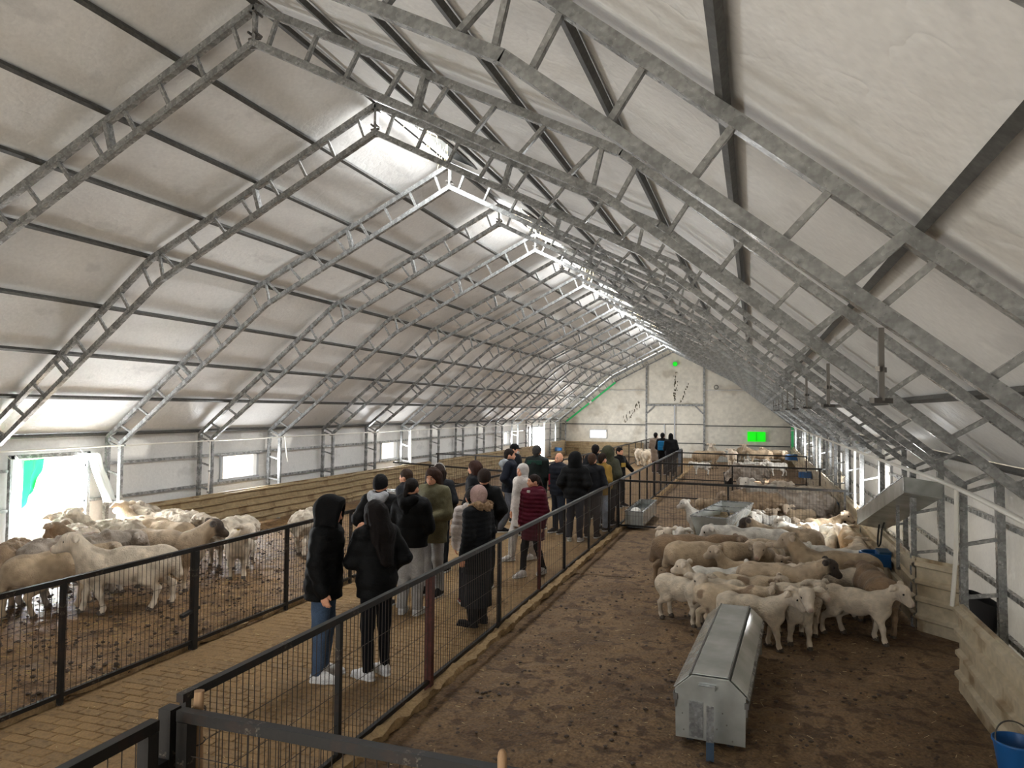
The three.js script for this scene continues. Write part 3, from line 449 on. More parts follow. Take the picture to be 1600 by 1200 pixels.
// ---------- troughs, bowls, buckets, tray ----------
function boxTrough(parent, L, w, h, m) { const t = 0.012; part(parent, 'trough_floor', boxGeo(L, t, w, 0, t / 2, 0), m); for (const s of [-1, 1]) { part(parent, 'long_side', boxGeo(L, h, t, 0, h / 2, s * w / 2), m); part(parent, 'end_side', boxGeo(t, h, w, s * L / 2, h / 2, 0), m); } const r = []; for (const s of [-1, 1]) r.push(boxGeo(L + 0.03, 0.018, 0.03, 0, h, s * w / 2), boxGeo(0.03, 0.018, w, s * L / 2, h, 0)); part(parent, 'rim', mergeGeometries(r), M.galv); }
{ const o = thing('water_trough', 'galvanised water trough with white float beside the aisle fence', 'trough', -2.40, 0.06, 16.5, Math.PI / 2); boxTrough(o, 2.2, 0.36, 0.3, M.sheet); part(o, 'float', new THREE.SphereGeometry(0.11, 16, 10).scale(1.2, 0.8, 1).translate(-0.85, 0.27, 0), M.whitePipe); part(o, 'water', boxGeo(2.1, 0.01, 0.32, 0, 0.2, 0), std(0x39423f, 0.08)); for (const x of [-0.9, 0.9]) part(o, 'foot', boxGeo(0.05, 0.06, 0.34, x, -0.03, 0), M.galv); }
{ const o = thing('metal_trough', 'grey metal trough standing in the left pen by the barrier', 'trough', -8.6, 0.0, 17.2, 0.2); boxTrough(o, 1.6, 0.4, 0.34, M.sheet); }
{ const o = thing('metal_trough', 'grey metal trough among the sheep of the far pen', 'trough', -2.0, 0.0, 37.6, 0.2); boxTrough(o, 1.4, 0.5, 0.5, M.sheet); }
function waterBowl(label, x, y, D, turn, s = 1) {
  const o = thing('water_bowl', label, 'water bowl', x, y, D, turn, 'blue automatic water bowls'); o.scale.setScalar(s);
  const sh = new THREE.Shape(); sh.moveTo(-0.16, 0); sh.lineTo(0.16, 0); sh.lineTo(0.16, 0.14); sh.absarc(0, 0.14, 0.16, 0, Math.PI, false); sh.lineTo(-0.16, 0); const hole = new THREE.Path(); hole.moveTo(-0.145, 0.11); hole.lineTo(-0.145, 0.14); hole.absarc(0, 0.14, 0.145, Math.PI, 0, true); hole.lineTo(0.145, 0.11); hole.closePath(); const base = sh.clone(); sh.holes.push(hole);
  const up = (g) => quadUV(g.rotateX(-Math.PI / 2), (a, b, c) => [a, c]);
  part(o, 'basin', up(new THREE.ExtrudeGeometry(sh, { depth: 0.13, bevelEnabled: true, bevelSize: 0.006, bevelThickness: 0.006, bevelSegments: 2 })), M.blue); part(o, 'basin_floor', up(new THREE.ExtrudeGeometry(base, { depth: 0.02, bevelEnabled: false })), M.blue);
  part(o, 'valve_cover', new RoundedBoxGeometry(0.3, 0.03, 0.12, 2, 0.008).translate(0, 0.145, -0.05), M.blueDark); part(o, 'bracket', boxGeo(0.26, 0.2, 0.012, 0, 0.06, 0.012), M.blue);
  part(o, 'water', new THREE.CircleGeometry(0.14, 20).rotateX(-Math.PI / 2).translate(0, 0.09, -0.14), std(0x31424a, 0.05));
}
waterBowl('blue water bowl fixed to the right barrier nearest the flock', 1.67, 0.45, 10.9, Math.PI / 2, 1.15);
waterBowl('blue water bowl on the right barrier behind the first cross fence', 1.67, 0.33, 17.4, Math.PI / 2, 1.35);
waterBowl('blue water bowl on the right barrier beyond the second cross fence', 1.67, 0.4, 25.2, Math.PI / 2, 1.2);
waterBowl('blue water bowl on the right barrier of the farthest pen', 1.67, 0.45, 33.5, Math.PI / 2, 1.5);
waterBowl('blue water bowl on the left barrier near the far corner', -9.93, 0.35, 37.4, -Math.PI / 2, 1.1);
function bucket(name, label, x, y, D, r, h, m, handle) {
  const o = thing(name, label, 'bucket', x, y, D); part(o, 'pail', new THREE.LatheGeometry([[0, 0.0], [r * 0.74, 0], [r * 0.76, 0.01], [r * 0.97, h - 0.02], [r * 1.03, h - 0.015], [r * 1.03, h], [r * 0.95, h], [r * 0.73, 0.015], [0, 0.015]].map((p) => new THREE.Vector2(...p)), 28), m);
  if (handle) part(o, 'handle', new THREE.TorusGeometry(r, 0.005, 6, 20, Math.PI).rotateX(-0.5).rotateY(0.4).translate(0, h - 0.02, 0), M.bolt);
}
bucket('plastic_bucket', 'bright blue plastic bucket hanging on the near right barrier', 1.545, 0.22, 5.42, 0.13, 0.2, M.blue, true);
bucket('plastic_bucket', 'black plastic bucket the grey brown ewe feeds from', -0.86, 0, 25.9, 0.17, 0.42, M.black, false);
{ const o = thing('rubber_tub', 'black rubber tub wedged behind the right wall posts', 'tub', 1.99, 0.5, 7.85, 0.1); part(o, 'tub', quadUV(new THREE.CylinderGeometry(0.10, 0.075, 0.26, 18, 1, true).scale(0.7, 1, 3.4).translate(0, 0.13, 0), (x, y) => [x, y]), M.rubber); part(o, 'tub_floor', new THREE.CircleGeometry(0.075, 18).rotateX(-Math.PI / 2).scale(0.7, 1, 3.4).translate(0, 0.01, 0), M.rubber); }
{ // tilted galvanised tray resting on the barrier and strapped to the posts
  const o = thing('metal_tray', 'long galvanised tray tilted up against the right wall posts', 'tray', 1.60, 0.82, 11.8);
  const dir = new THREE.Vector3(0.2, 0.72, 2.4), L = dir.length(); o.quaternion.setFromUnitVectors(new THREE.Vector3(0, 0, 1), dir.clone().normalize()); o.rotateZ(-0.15);
  const s = new THREE.Shape(); [[-0.2, 0.17], [-0.17, 0], [0.17, 0], [0.2, 0.17], [0.215, 0.17], [0.185, -0.014], [-0.185, -0.014], [-0.215, 0.17]].forEach(([x, y], i) => i ? s.lineTo(x, y) : s.moveTo(x, y)); s.closePath();
  part(o, 'channel', quadUV(new THREE.ExtrudeGeometry(s, { depth: L, bevelEnabled: false }), (x, y, z) => [x + y, z]), M.sheet);
  for (const z of [0.006, L - 0.006]) part(o, 'end_cap', boxGeo(0.4, 0.18, 0.012, 0, 0.08, z), M.sheet); part(o, 'rim', mergeGeometries([boxGeo(0.03, 0.02, L, -0.205, 0.175, L / 2), boxGeo(0.03, 0.02, L, 0.205, 0.175, L / 2)]), M.galv);
  const st = thing('support_strap', 'flat steel strap holding up the tilted metal tray', 'strap', 1.66, 0, 10.1); part(st, 'strap', boxGeo(0.04, 1.0, 0.012, 0, 1.05, 0), M.galv); part(st, 'hook', boxGeo(0.06, 0.03, 0.05, 0.02, 0.56, 0), M.bolt); part(st, 'hook', boxGeo(0.16, 0.03, 0.03, 0.04, 1.55, 0), M.bolt);
}
{ const o = thing('water_hose', 'looped dark hose hanging below the tilted tray', 'hose', 1.66, 0, 11.4); part(o, 'hose', tube([[0, 0.92, 0.1], [-0.02, 0.72, 0.12], [-0.03, 0.6, 0.04], [-0.02, 0.66, -0.1], [0, 0.86, -0.12], [0.03, 0.95, -0.1]], 0.011, 8, 40), M.rubber); part(o, 'hose_fitting', boxGeo(0.03, 0.05, 0.03, 0.0, 0.93, -0.1), M.bolt); }
// ---------- pipes and ropes at the eaves ----------
function pipe(name, label, pts, r, m, cat, clips) { const o = thing(name, label, cat, pts[0][0], 0, pts[0][2]); const rel = pts.map((p) => [p[0] - pts[0][0], p[1], p[2] - pts[0][2]]); part(o, cat === 'rope' ? 'rope' : 'pipe', tube(rel, r, 8, 60), m); if (clips) part(o, 'clips', mergeGeometries(clips.map((q) => boxGeo(0.04, 0.03, 0.03, q[0] - pts[0][0], q[1], -(q[2] - pts[0][2])))), M.galv); return o; }
pipe('water_pipe', 'thin white pipe running along the left eave', [[-9.99, 1.80, 1], [-9.99, 1.80, 12], [-9.99, 1.805, 24], [-9.99, 1.80, 39.5]], 0.013, M.whitePipe, 'pipe', [3, 5, 7, 9, 11].map((i) => [-9.99, 1.80, TI(i)]));
pipe('water_pipe', 'white pipe along the right eave sagging towards the camera', [[1.69, 1.62, 3.2], [1.68, 1.73, 5.28], [1.67, 1.81, 7.44], [1.67, 1.80, 12], [1.67, 1.80, 24], [1.67, 1.80, 39]], 0.022, M.whitePipe, 'pipe', [2, 4, 6].map((i) => [1.69, 1.8, TI(i)]));
pipe('down_pipe', 'white drop pipe leaning beside the gap in the right barrier', [[1.66, 1.80, 7.30], [1.66, 1.25, 7.34], [1.65, 0.76, 7.45]], 0.019, M.whitePipe, 'pipe');
pipe('down_pipe', 'short white drop pipe ending in a thick sleeve by the left window', [[-9.97, 1.80, 11.62], [-9.97, 1.3, 11.62], [-9.97, 0.80, 11.6]], 0.014, M.whitePipe, 'pipe', [[-9.97, 1.22, 11.62], [-9.97, 0.82, 11.6]]);
pipe('hanging_strap', 'white strap hanging from the left eave past the second window', [[-9.97, 1.80, 14.0], [-9.95, 1.5, 14.02], [-9.96, 1.24, 14.1]], 0.014, M.rope, 'strap');
pipe('down_pipe', 'white drop pipe on the left wall where the cross fence starts', [[-9.97, 1.80, 20.3], [-9.97, 1.2, 20.32], [-9.97, 0.8, 20.34]], 0.016, M.whitePipe, 'pipe');
pipe('down_pipe', 'white drop pipe on the right wall by the sunlit lambs', [[1.66, 1.80, 14.2], [1.66, 1.3, 14.25], [1.66, 0.8, 14.2]], 0.022, M.whitePipe, 'pipe');
pipe('down_pipe', 'white drop pipe on the right wall behind the second cross fence', [[1.66, 1.80, 22.6], [1.66, 1.3, 22.6], [1.66, 0.8, 22.6]], 0.022, M.whitePipe, 'pipe');
// ---------- film, net and green things ----------
function drape(label, name, cat, corners, m, n = 14, amp = 0.05, seed = 1) { // corners [x, y, D]: top a, top b, bottom b, bottom a
  const [a, b, c, d] = corners, pos = [], idx = []; for (let i = 0; i <= n; i++) for (let j = 0; j <= n; j++) { const u = i / n, v = j / n; const q = [0, 1, 2].map((k) => ((a[k] * (1 - u) + b[k] * u) * (1 - v) + (d[k] * (1 - u) + c[k] * u) * v) - a[k]); pos.push(q[0] + amp * n3(u * 5, v * 2, seed) + amp * 0.5 * Math.sin(u * 14 + v * 3), q[1] + a[1] - amp * 0.3 * Math.abs(n3(u * 4, 3, seed)), -(q[2] + amp * 0.5 * n3(u * 3, v * 4, seed + 5))); }
  for (let i = 0; i < n; i++) for (let j = 0; j < n; j++) { const p = i * (n + 1) + j; idx.push(p, p + n + 1, p + 1, p + 1, p + n + 1, p + n + 2); } const g = new THREE.BufferGeometry(); g.setAttribute('position', new THREE.Float32BufferAttribute(pos, 3)); g.setIndex(idx); g.computeVertexNormals(); quadUV(g, (x, y, z) => [z, y]); const o = thing(name, label, cat, a[0], 0, a[2]); part(o, 'sheet', g, m); part(o, 'hanging_cord', tube([[-0.01, a[1] + 0.07, -0.06], [0, a[1], 0], [b[0] - a[0], b[1], b[2] - a[2]]], 0.006, 5, 8), M.rope); }
drape('torn clear plastic film gathered at the right edge of the left doorway', 'plastic_film', 'film', [[-10.3, 1.68, 9.12], [-10.28, 1.68, 9.36], [-10.2, 0.82, 9.75], [-10.25, 0.86, 9.45]], M.film, 14, 0.05, 3);
drape('green shade net hanging at the left edge of the left doorway', 'shade_net', 'net', [[-10.34, 1.64, 8.06], [-10.32, 1.64, 8.46], [-10.33, 1.25, 8.3], [-10.36, 0.85, 8.06]], M.greenNet, 14, 0.05, 8);
drape('pale plastic film hanging beside the green net of the left doorway', 'plastic_film', 'film', [[-10.3, 1.66, 7.88], [-10.30, 1.66, 8.12], [-10.3, 0.2, 7.98], [-10.3, 0.2, 7.9]], M.film, 14, 0.04, 12);
drape('pale plastic film hanging in the far left doorway', 'plastic_film', 'film', [[-10.38, 1.6, 34.1], [-10.38, 1.6, 34.9], [-10.36, 0.4, 34.6], [-10.38, 0.02, 34.15]], M.film, 14, 0.06, 17);
{ const o = thing('green_window', 'glowing green film covering the right window of the far gable', 'window film', 0.06, 0, TI(17) + 0.03); part(o, 'lit_film', boxGeo(0.88, 0.5, 0.012, 0, 1.2, 0), std(0x0be015, 0.6, 0, { emissive: 0x02d808, emissiveIntensity: 0.75 })); part(o, 'curtain_rod', bar([-0.52, 1.5, -0.03], [0.55, 1.48, -0.03], 0.03, 0.03), M.whitePipe); part(o, 'glazing_bar', bar([0, 0.98, -0.02], [0, 1.42, -0.02], 0.02, 0.02), M.black); }
{ const o = thing('green_vent', 'small glowing green vent near the peak of the far gable', 'vent', -4.06, 5.0, TI(17) + 0.02); part(o, 'lit_disc', new THREE.CylinderGeometry(0.11, 0.11, 0.03, 18).rotateX(Math.PI / 2), std(0x0be015, 0.6, 0, { emissive: 0x02d820, emissiveIntensity: 0.6 })); part(o, 'rim', new THREE.TorusGeometry(0.12, 0.015, 8, 22), M.greenWrap); }
{ const o = thing('wall_ring', 'dark ring hanging on the right of the far gable', 'ring', -1.94, 3.76, TI(17) + 0.03); part(o, 'ring', new THREE.TorusGeometry(0.1, 0.022, 8, 24), M.bolt); part(o, 'nail', new THREE.CylinderGeometry(0.01, 0.01, 0.08, 6).rotateX(Math.PI / 2).translate(0, 0.1, 0), M.bolt); }
{ const o = thing('green_strip', 'green plastic strip wrapped along the left arm of the last truss', 'strip', -10.0, 0, TI(17) - 0.06); part(o, 'strip', bar([0.02, 1.86, 0], [2.75, 4.02, 0], 0.05, 0.09), M.greenWrap); part(o, 'tie', bar([1.3, 2.88, -0.01], [1.42, 2.97, -0.01], 0.07, 0.11), M.rope); }
{ const o = thing('green_strip', 'green plastic wrap around a post by the far right corner', 'strip', 1.70, 0.7, TI(16)); part(o, 'strip', boxGeo(0.1, 1.05, 0.1, 0, 0.52, 0), M.greenWrap); part(o, 'tie', boxGeo(0.12, 0.04, 0.12, 0, 0.9, 0), M.rope); }
// ---------- litter on the floor ----------
function scatter(name, geo, m, n, place, scale, label) { const o = new THREE.InstancedMesh(geo, m, n); const q = new THREE.Quaternion(), e = new THREE.Euler(), mt = new THREE.Matrix4(); for (let i = 0; i < n; i++) { const [x, y, D] = place(i); e.set((rnd() - 0.5) * 0.5, rnd() * 6.283, (rnd() - 0.5) * 0.3); q.setFromEuler(e); const s = scale(); mt.compose(new THREE.Vector3(x, y, -D), q, new THREE.Vector3(...s)); o.setMatrixAt(i, mt); } o.name = name; o.userData = { kind: 'stuff', label, category: 'litter' }; shade(o); scene.add(o); }
const strawG = new THREE.CylinderGeometry(0.0022, 0.0018, 1, 4, 2).rotateZ(Math.PI / 2);
scatter('straw_litter', strawG, M.straw, 750, () => [-2.5 + 4.1 * rnd(), 0.012, 3.2 + 12 * Math.pow(rnd(), 1.6)], () => [0.012 + 0.05 * rnd() ** 2, 0.8, 0.8], 'loose straw scattered over the right pen floor');
scatter('straw_litter', strawG, M.hay, 1600, () => [-9.8 + 4.3 * rnd(), 0.014, 4 + 10 * rnd()], () => [0.02 + 0.07 * rnd() ** 2, 1.2, 1.2], 'loose straw scattered over the left pen floor');
scatter('straw_litter', strawG, M.straw, 350, () => [-5.2 + 2.3 * rnd(), 0.006, 3.4 + 10 * rnd()], () => [0.01 + 0.03 * rnd(), 1, 1], 'bits of straw on the paved aisle');
{ const g = new THREE.IcosahedronGeometry(1, 1), p = g.attributes.position; for (let i = 0; i < p.count; i++) { const k = 1 + 0.3 * n3(p.getX(i) * 2, p.getY(i) * 2, p.getZ(i) * 2); p.setXYZ(i, p.getX(i) * k, p.getY(i) * k, p.getZ(i) * k); } g.computeVertexNormals(); quadUV(g, (x, y, z) => [x, z]);
  const sc = () => { const s = 0.004 + 0.016 * rnd() ** 3; return [s * 1.4, s * 0.7, s * 1.2]; };
  scatter('dung_clods', g, M.dung, 3800, () => [-9.8 + 4.3 * rnd(), 0.008, 3.6 + 9 * rnd() ** 1.3], sc, 'dark trampled clods on the left pen floor');
  scatter('dung_clods', g, M.dung, 1800, () => [-2.5 + 4.1 * rnd(), 0.004, 3 + 9 * rnd() ** 1.4], () => { const s = 0.004 + 0.012 * rnd() ** 2; return [s * 1.4, s * 0.6, s * 1.2]; }, 'small dark clods on the right pen floor'); }
// ---------- smooth bodies: distance fields meshed by surface nets ----------
const cap = (a, b, ra, rb, s) => { const d = [b[0] - a[0], b[1] - a[1], b[2] - a[2]]; return { t: 0, a, d, il: 1 / Math.max(1e-9, d[0] * d[0] + d[1] * d[1] + d[2] * d[2]), ra, dr: rb - ra, s: s ?? null, m: s ? 1 / Math.max(...s) : 1, R: Math.max(ra, rb), b }; };
const ell = (c, r) => ({ t: 1, a: c, b: c, r, R: Math.max(...r) });
function primD(p, x, y, z) {
  let X = x - p.a[0], Y = y - p.a[1], Z = z - p.a[2];
  if (p.t === 1) { const [a, b, c] = p.r, k0 = Math.sqrt(X * X / (a * a) + Y * Y / (b * b) + Z * Z / (c * c)), k1 = Math.sqrt(X * X / (a ** 4) + Y * Y / (b ** 4) + Z * Z / (c ** 4)); return k1 < 1e-9 ? -Math.min(a, b, c) : k0 * (k0 - 1) / k1; }
  let h = (X * p.d[0] + Y * p.d[1] + Z * p.d[2]) * p.il; h = h < 0 ? 0 : h > 1 ? 1 : h; X -= p.d[0] * h; Y -= p.d[1] * h; Z -= p.d[2] * h;
  if (p.s) { X *= p.s[0]; Y *= p.s[1]; Z *= p.s[2]; return (Math.sqrt(X * X + Y * Y + Z * Z) - p.ra - p.dr * h) * p.m; }
  return Math.sqrt(X * X + Y * Y + Z * Z) - p.ra - p.dr * h;
}
// field: { groups: [{ prims, k, cut(x,y,z,d) }], k, disp(x,y,z), cut }
function meshField(F, cell, uvf) {
  const lo = [1e9, 1e9, 1e9], hi = [-1e9, -1e9, -1e9], pad = cell * 2.5 + (F.pad ?? 0.02);
  for (const g of F.groups) for (const p of g.prims) { const e = p.t === 1 ? p.r : p.s ? p.s.map((s) => p.R / s) : [p.R, p.R, p.R]; for (let k = 0; k < 3; k++) { lo[k] = Math.min(lo[k], p.a[k] - e[k], p.b[k] - e[k]); hi[k] = Math.max(hi[k], p.a[k] + e[k], p.b[k] + e[k]); } }
  const n = [0, 1, 2].map((k) => Math.ceil((hi[k] - lo[k] + 2 * pad) / cell) + 1), o = lo.map((v) => v - pad), [nx, ny, nz] = n, V = new Float32Array(nx * ny * nz).fill(1e3), B = 6, R = B * cell * 0.87 + 2 * cell;
  const kk = F.k ?? 0.02;
  const one = (act, x, y, z) => { let D = 1e9; for (let gi = 0; gi < act.length; gi++) { const g = act[gi]; let d = 1e9; const P = g.act, k = g.k; for (let i = 0; i < P.length; i++) { const q = primD(P[i], x, y, z), e = k - Math.abs(d - q); d = Math.min(d, q); if (e > 0) d -= e * e / k * 0.25; } if (F.disp && d < 0.08) d += F.disp(x, y, z); if (g.cut) d = g.cut(x, y, z, d); const e = kk - Math.abs(D - d); D = Math.min(D, d); if (e > 0) D -= e * e / kk * 0.25; } return F.cut ? F.cut(x, y, z, D) : D; };
  const at = (i, j, k) => (k * ny + j) * nx + i;
  for (let K = 0; K < nz; K += B) for (let J = 0; J < ny; J += B) for (let I = 0; I < nx; I += B) {
    const cx = o[0] + (I + B / 2) * cell, cy = o[1] + (J + B / 2) * cell, cz = o[2] + (K + B / 2) * cell; let best = 1e9; const ds = F.groups.map((g) => g.prims.map((p) => { const q = primD(p, cx, cy, cz); best = Math.min(best, q); return q; }));
    if (best > R * 1.15 + 0.05) continue;
    const act = []; F.groups.forEach((g, gi) => { const a = g.prims.filter((p, pi) => ds[gi][pi] < Math.max(best, 0) + 2.3 * R + g.k + 0.06); if (a.length) act.push({ act: a, k: g.k, cut: g.cut }); });
    for (let k = K; k < Math.min(K + B, nz); k++) for (let j = J; j < Math.min(J + B, ny); j++) for (let i = I; i < Math.min(I + B, nx); i++) V[at(i, j, k)] = one(act, o[0] + i * cell, o[1] + j * cell, o[2] + k * cell);
  }
  const id = new Int32Array(nx * ny * nz).fill(-1), pos = [], E = [[0, 1], [2, 3], [4, 5], [6, 7], [0, 2], [1, 3], [4, 6], [5, 7], [0, 4], [1, 5], [2, 6], [3, 7]], c = new Float32Array(8);
  for (let k = 0; k + 1 < nz; k++) for (let j = 0; j + 1 < ny; j++) for (let i = 0; i + 1 < nx; i++) {
    let m = 0; for (let q = 0; q < 8; q++) { c[q] = V[at(i + (q & 1), j + (q >> 1 & 1), k + (q >> 2))]; if (c[q] < 0) m |= 1 << q; } if (!m || m === 255) continue;
    let x = 0, y = 0, z = 0, s = 0; for (const [a, b] of E) if ((c[a] < 0) !== (c[b] < 0)) { const t = c[a] / (c[a] - c[b]); x += (a & 1) + t * ((b & 1) - (a & 1)); y += (a >> 1 & 1) + t * ((b >> 1 & 1) - (a >> 1 & 1)); z += (a >> 2) + t * ((b >> 2) - (a >> 2)); s++; }
    id[at(i, j, k)] = pos.length / 3; pos.push(o[0] + (i + x / s) * cell, o[1] + (j + y / s) * cell, o[2] + (k + z / s) * cell);
  }
  const idx = [], st = [1, nx, nx * ny];
  for (let k = 1; k + 1 < nz; k++) for (let j = 1; j + 1 < ny; j++) for (let i = 1; i + 1 < nx; i++) { const q = at(i, j, k), v = V[q] < 0; for (let ax = 0; ax < 3; ax++) { if ((V[q + st[ax]] < 0) === v) continue; const u = st[(ax + 1) % 3], w = st[(ax + 2) % 3], a = id[q], b = id[q - u], d = id[q - w], e = id[q - u - w]; if (a < 0 || b < 0 || d < 0 || e < 0) continue; if (v) idx.push(a, b, e, a, e, d); else idx.push(a, e, b, a, d, e); } }
  const g = new THREE.BufferGeometry(); g.setAttribute('position', new THREE.Float32BufferAttribute(pos, 3)); g.setIndex(idx); g.computeVertexNormals();
  return quadUV(g, uvf ?? ((x, y, z) => [x + 0.4 * z, y + 0.3 * z]));
}
function paint(g, fn) { const p = g.attributes.position, nn = g.attributes.normal, c = new Float32Array(p.count * 3); for (let i = 0; i < p.count; i++) { const v = fn(p.getX(i), p.getY(i), p.getZ(i), nn.getX(i), nn.getY(i), nn.getZ(i)); c[3 * i] = v[0]; c[3 * i + 1] = v[1]; c[3 * i + 2] = v[2]; } g.setAttribute('color', new THREE.BufferAttribute(c, 3)); return g; }

// ---------- sheep ----------
const POSES = { ahead: [35, 0, -30, 0], low: [8, 0, -30, 0], up: [55, 0, -14, 0], upR: [65, 15, -16, -55], turnL: [40, 40, -24, 50], turnR: [40, -40, -24, -50], down: [-38, 0, -62, 0], lie: [30, 25, -20, 40] };
const sheepCache = new Map();
// forward +x, up +y; neck [elevation, yaw], head [pitch, yaw] in degrees
function sheepShape(kind, pose, wool, gait) {
  const key = [kind, pose, wool, gait].join(); if (sheepCache.has(key)) return sheepCache.get(key);
  const [ne, ny, hp, hy] = POSES[pose].map((d) => d * Math.PI / 180), lamb = kind === 'L', lie = pose === 'lie', P = [], legs = [], Q = lamb ? 0.655 : 1;
  const k = (x, y, z) => [x * Q * (lamb ? 0.9 : 1), y * Q, z * Q], w = wool ? 0.025 : 0, thin = lamb ? -0.03 : 0, dy = lie ? -0.27 : 0;
  P.push(cap(k(-0.34, 0.535 + dy, 0), k(-0.02, 0.505 + dy, 0), (0.175 + w + thin) * Q, (0.195 + w + thin) * Q, [1, 0.97, 1.04]));
  P.push(cap(k(-0.02, 0.505 + dy, 0), k(0.30, 0.52 + dy, 0), (0.195 + w + thin) * Q, (0.165 + w + thin) * Q, [1, 0.97, 1.1]));
  P.push(cap(k(0.30, 0.56 + dy, 0), k(0.36, 0.44 + dy, 0), (0.12 + w) * Q, (0.115 + w) * Q));
  P.push(cap(k(-0.40, 0.56 + dy, -0.05), k(-0.40, 0.56 + dy, 0.05), 0.12 * Q, 0.12 * Q));
  const nb = [0.36, 0.6 + dy, 0], nl = lamb ? 0.25 : 0.26, nh = [nb[0] + Math.cos(ne) * Math.cos(ny) * nl, nb[1] + Math.sin(ne) * nl, nb[2] - Math.cos(ne) * Math.sin(ny) * nl];
  P.push(cap(k(...nb), k(...nh), (lamb ? 0.105 : 0.135) * Q + w * 0.8, (lamb ? 0.085 : 0.095) * Q + w * 0.5));
  const f = [Math.cos(hp) * Math.cos(hy), Math.sin(hp), -Math.cos(hp) * Math.sin(hy)], rt = [Math.sin(hy), 0, Math.cos(hy)], up = [-Math.sin(hp) * Math.cos(hy), Math.cos(hp), Math.sin(hp) * Math.sin(hy)];
  const hs = lamb ? 1.16 : 1, H = (a, b, c) => k(...[0, 1, 2].map((i) => nh[i] + hs * (f[i] * a + up[i] * b + rt[i] * c)));
  const head = []; head.push(ell(H(0.045, 0.03, 0), [0.105, 0.092, 0.082].map((v) => v * Q * hs))); head.push(cap(H(0.07, 0.01, 0), H(0.205, -0.015, 0), 0.07 * Q * hs, 0.042 * Q * hs)); head.push(cap(H(0.09, -0.03, 0), H(0.2, -0.035, 0), 0.05 * Q * hs, 0.034 * Q * hs)); head.push(cap(H(0.08, 0.055, -0.035), H(0.08, 0.055, 0.035), 0.034 * Q * hs, 0.034 * Q * hs));
  for (const s of [-1, 1]) { head.push(cap(H(-0.015, 0.055, s * 0.075), H(-0.03, 0.05, s * 0.15), 0.022 * Q * hs, 0.036 * Q * hs)); head.push(cap(H(-0.03, 0.05, s * 0.15), H(-0.03, 0.025, s * 0.235), 0.036 * Q * hs, 0.012 * Q * hs)); }
  const hooves = [], lr = lamb ? 1.12 : 1;
  for (const s of [-1, 1]) {
    if (lie) { P.push(cap(k(-0.3, 0.2, s * 0.14), k(-0.12, 0.1, s * 0.2), 0.11 * Q, 0.06 * Q)); legs.push(cap(k(-0.12, 0.07, s * 0.2), k(-0.3, 0.05, s * 0.21), 0.04 * Q, 0.032 * Q)); legs.push(cap(k(0.3, 0.16, s * 0.12), k(0.46, 0.06, s * 0.12), 0.06 * Q, 0.04 * Q)); legs.push(cap(k(0.46, 0.055, s * 0.12), k(0.3, 0.045, s * 0.13), 0.04 * Q, 0.03 * Q)); hooves.push(k(0.28, 0.03, s * 0.13), k(-0.33, 0.03, s * 0.21)); continue; }
    const g1 = gait * s * 0.08, g2 = -gait * s * 0.09;
    P.push(cap(k(0.29, 0.5, s * 0.09), k(0.31 + g1 * 0.4, 0.36, s * 0.095), 0.095 * Q, 0.056 * Q)); legs.push(cap(k(0.31 + g1 * 0.4, 0.36, s * 0.095), k(0.325 + g1 * 0.9, 0.22, s * 0.095), 0.055 * Q * lr, 0.036 * Q * lr)); legs.push(cap(k(0.325 + g1 * 0.9, 0.22, s * 0.095), k(0.31 + g1 * 1.3, 0.07, s * 0.095), 0.034 * Q * lr, 0.027 * Q * lr)); legs.push(cap(k(0.31 + g1 * 1.3, 0.07, s * 0.095), k(0.33 + g1 * 1.3, 0.03, s * 0.095), 0.029 * Q * lr, 0.033 * Q * lr)); hooves.push(k(0.335 + g1 * 1.3, 0.022, s * 0.095));
    P.push(cap(k(-0.36, 0.52, s * 0.095), k(-0.27 + g2 * 0.4, 0.35, s * 0.115), 0.125 * Q, 0.075 * Q)); legs.push(cap(k(-0.27 + g2 * 0.4, 0.35, s * 0.115), k(-0.42 + g2 * 0.9, 0.245, s * 0.11), 0.07 * Q * lr, 0.038 * Q * lr)); legs.push(cap(k(-0.42 + g2 * 0.9, 0.245, s * 0.11), k(-0.40 + g2 * 1.2, 0.07, s * 0.11), 0.036 * Q * lr, 0.027 * Q * lr)); legs.push(cap(k(-0.40 + g2 * 1.2, 0.07, s * 0.11), k(-0.375 + g2 * 1.2, 0.03, s * 0.11), 0.029 * Q * lr, 0.033 * Q * lr)); hooves.push(k(-0.37 + g2 * 1.2, 0.022, s * 0.11));
  }
  P.push(cap(k(-0.5, 0.58 + dy, 0), k(-0.56, lamb ? 0.38 + dy * 0.6 : 0.36 + dy * 0.6, 0), (lamb ? 0.03 : 0.055) * Q, (lamb ? 0.02 : 0.05) * Q));
  const inHead = (x, y, z) => { let d = 1e9; for (const p of head) d = Math.min(d, primD(p, x, y, z)); return d; };
  const dispF = wool ? (x, y, z) => (inHead(x, y, z) < 0.01 || y < 0.3 * Q ? 0 : 0.02 * n3(x * 24, y * 24, z * 24) + 0.018 * n3(x * 10, y * 10, z * 10)) : (x, y, z) => 0.005 * n3(x * 12 / Q, y * 12 / Q, z * 12 / Q) * Q;
  const geo = meshField({ groups: [{ prims: P, k: 0.09 * Q }, { prims: legs, k: 0.03 * Q }, { prims: head, k: 0.03 * Q }], k: 0.035 * Q, disp: dispF }, lamb ? 0.0135 : wool ? 0.018 : 0.019, (x, y, z) => [x + 0.3 * z, Math.atan2(z, y - 0.5 * Q) * 0.2 * Q]);
  const nose = H(0.245, -0.01, 0), data = { geo, head, Q, eyes: [-1, 1].map((s) => H(0.095, 0.042, s * 0.066)), nose, hooves, tagAt: H(-0.035, 0.02, 0.16), rt, f, inHead, lamb };
  sheepCache.set(key, data); return data;
}
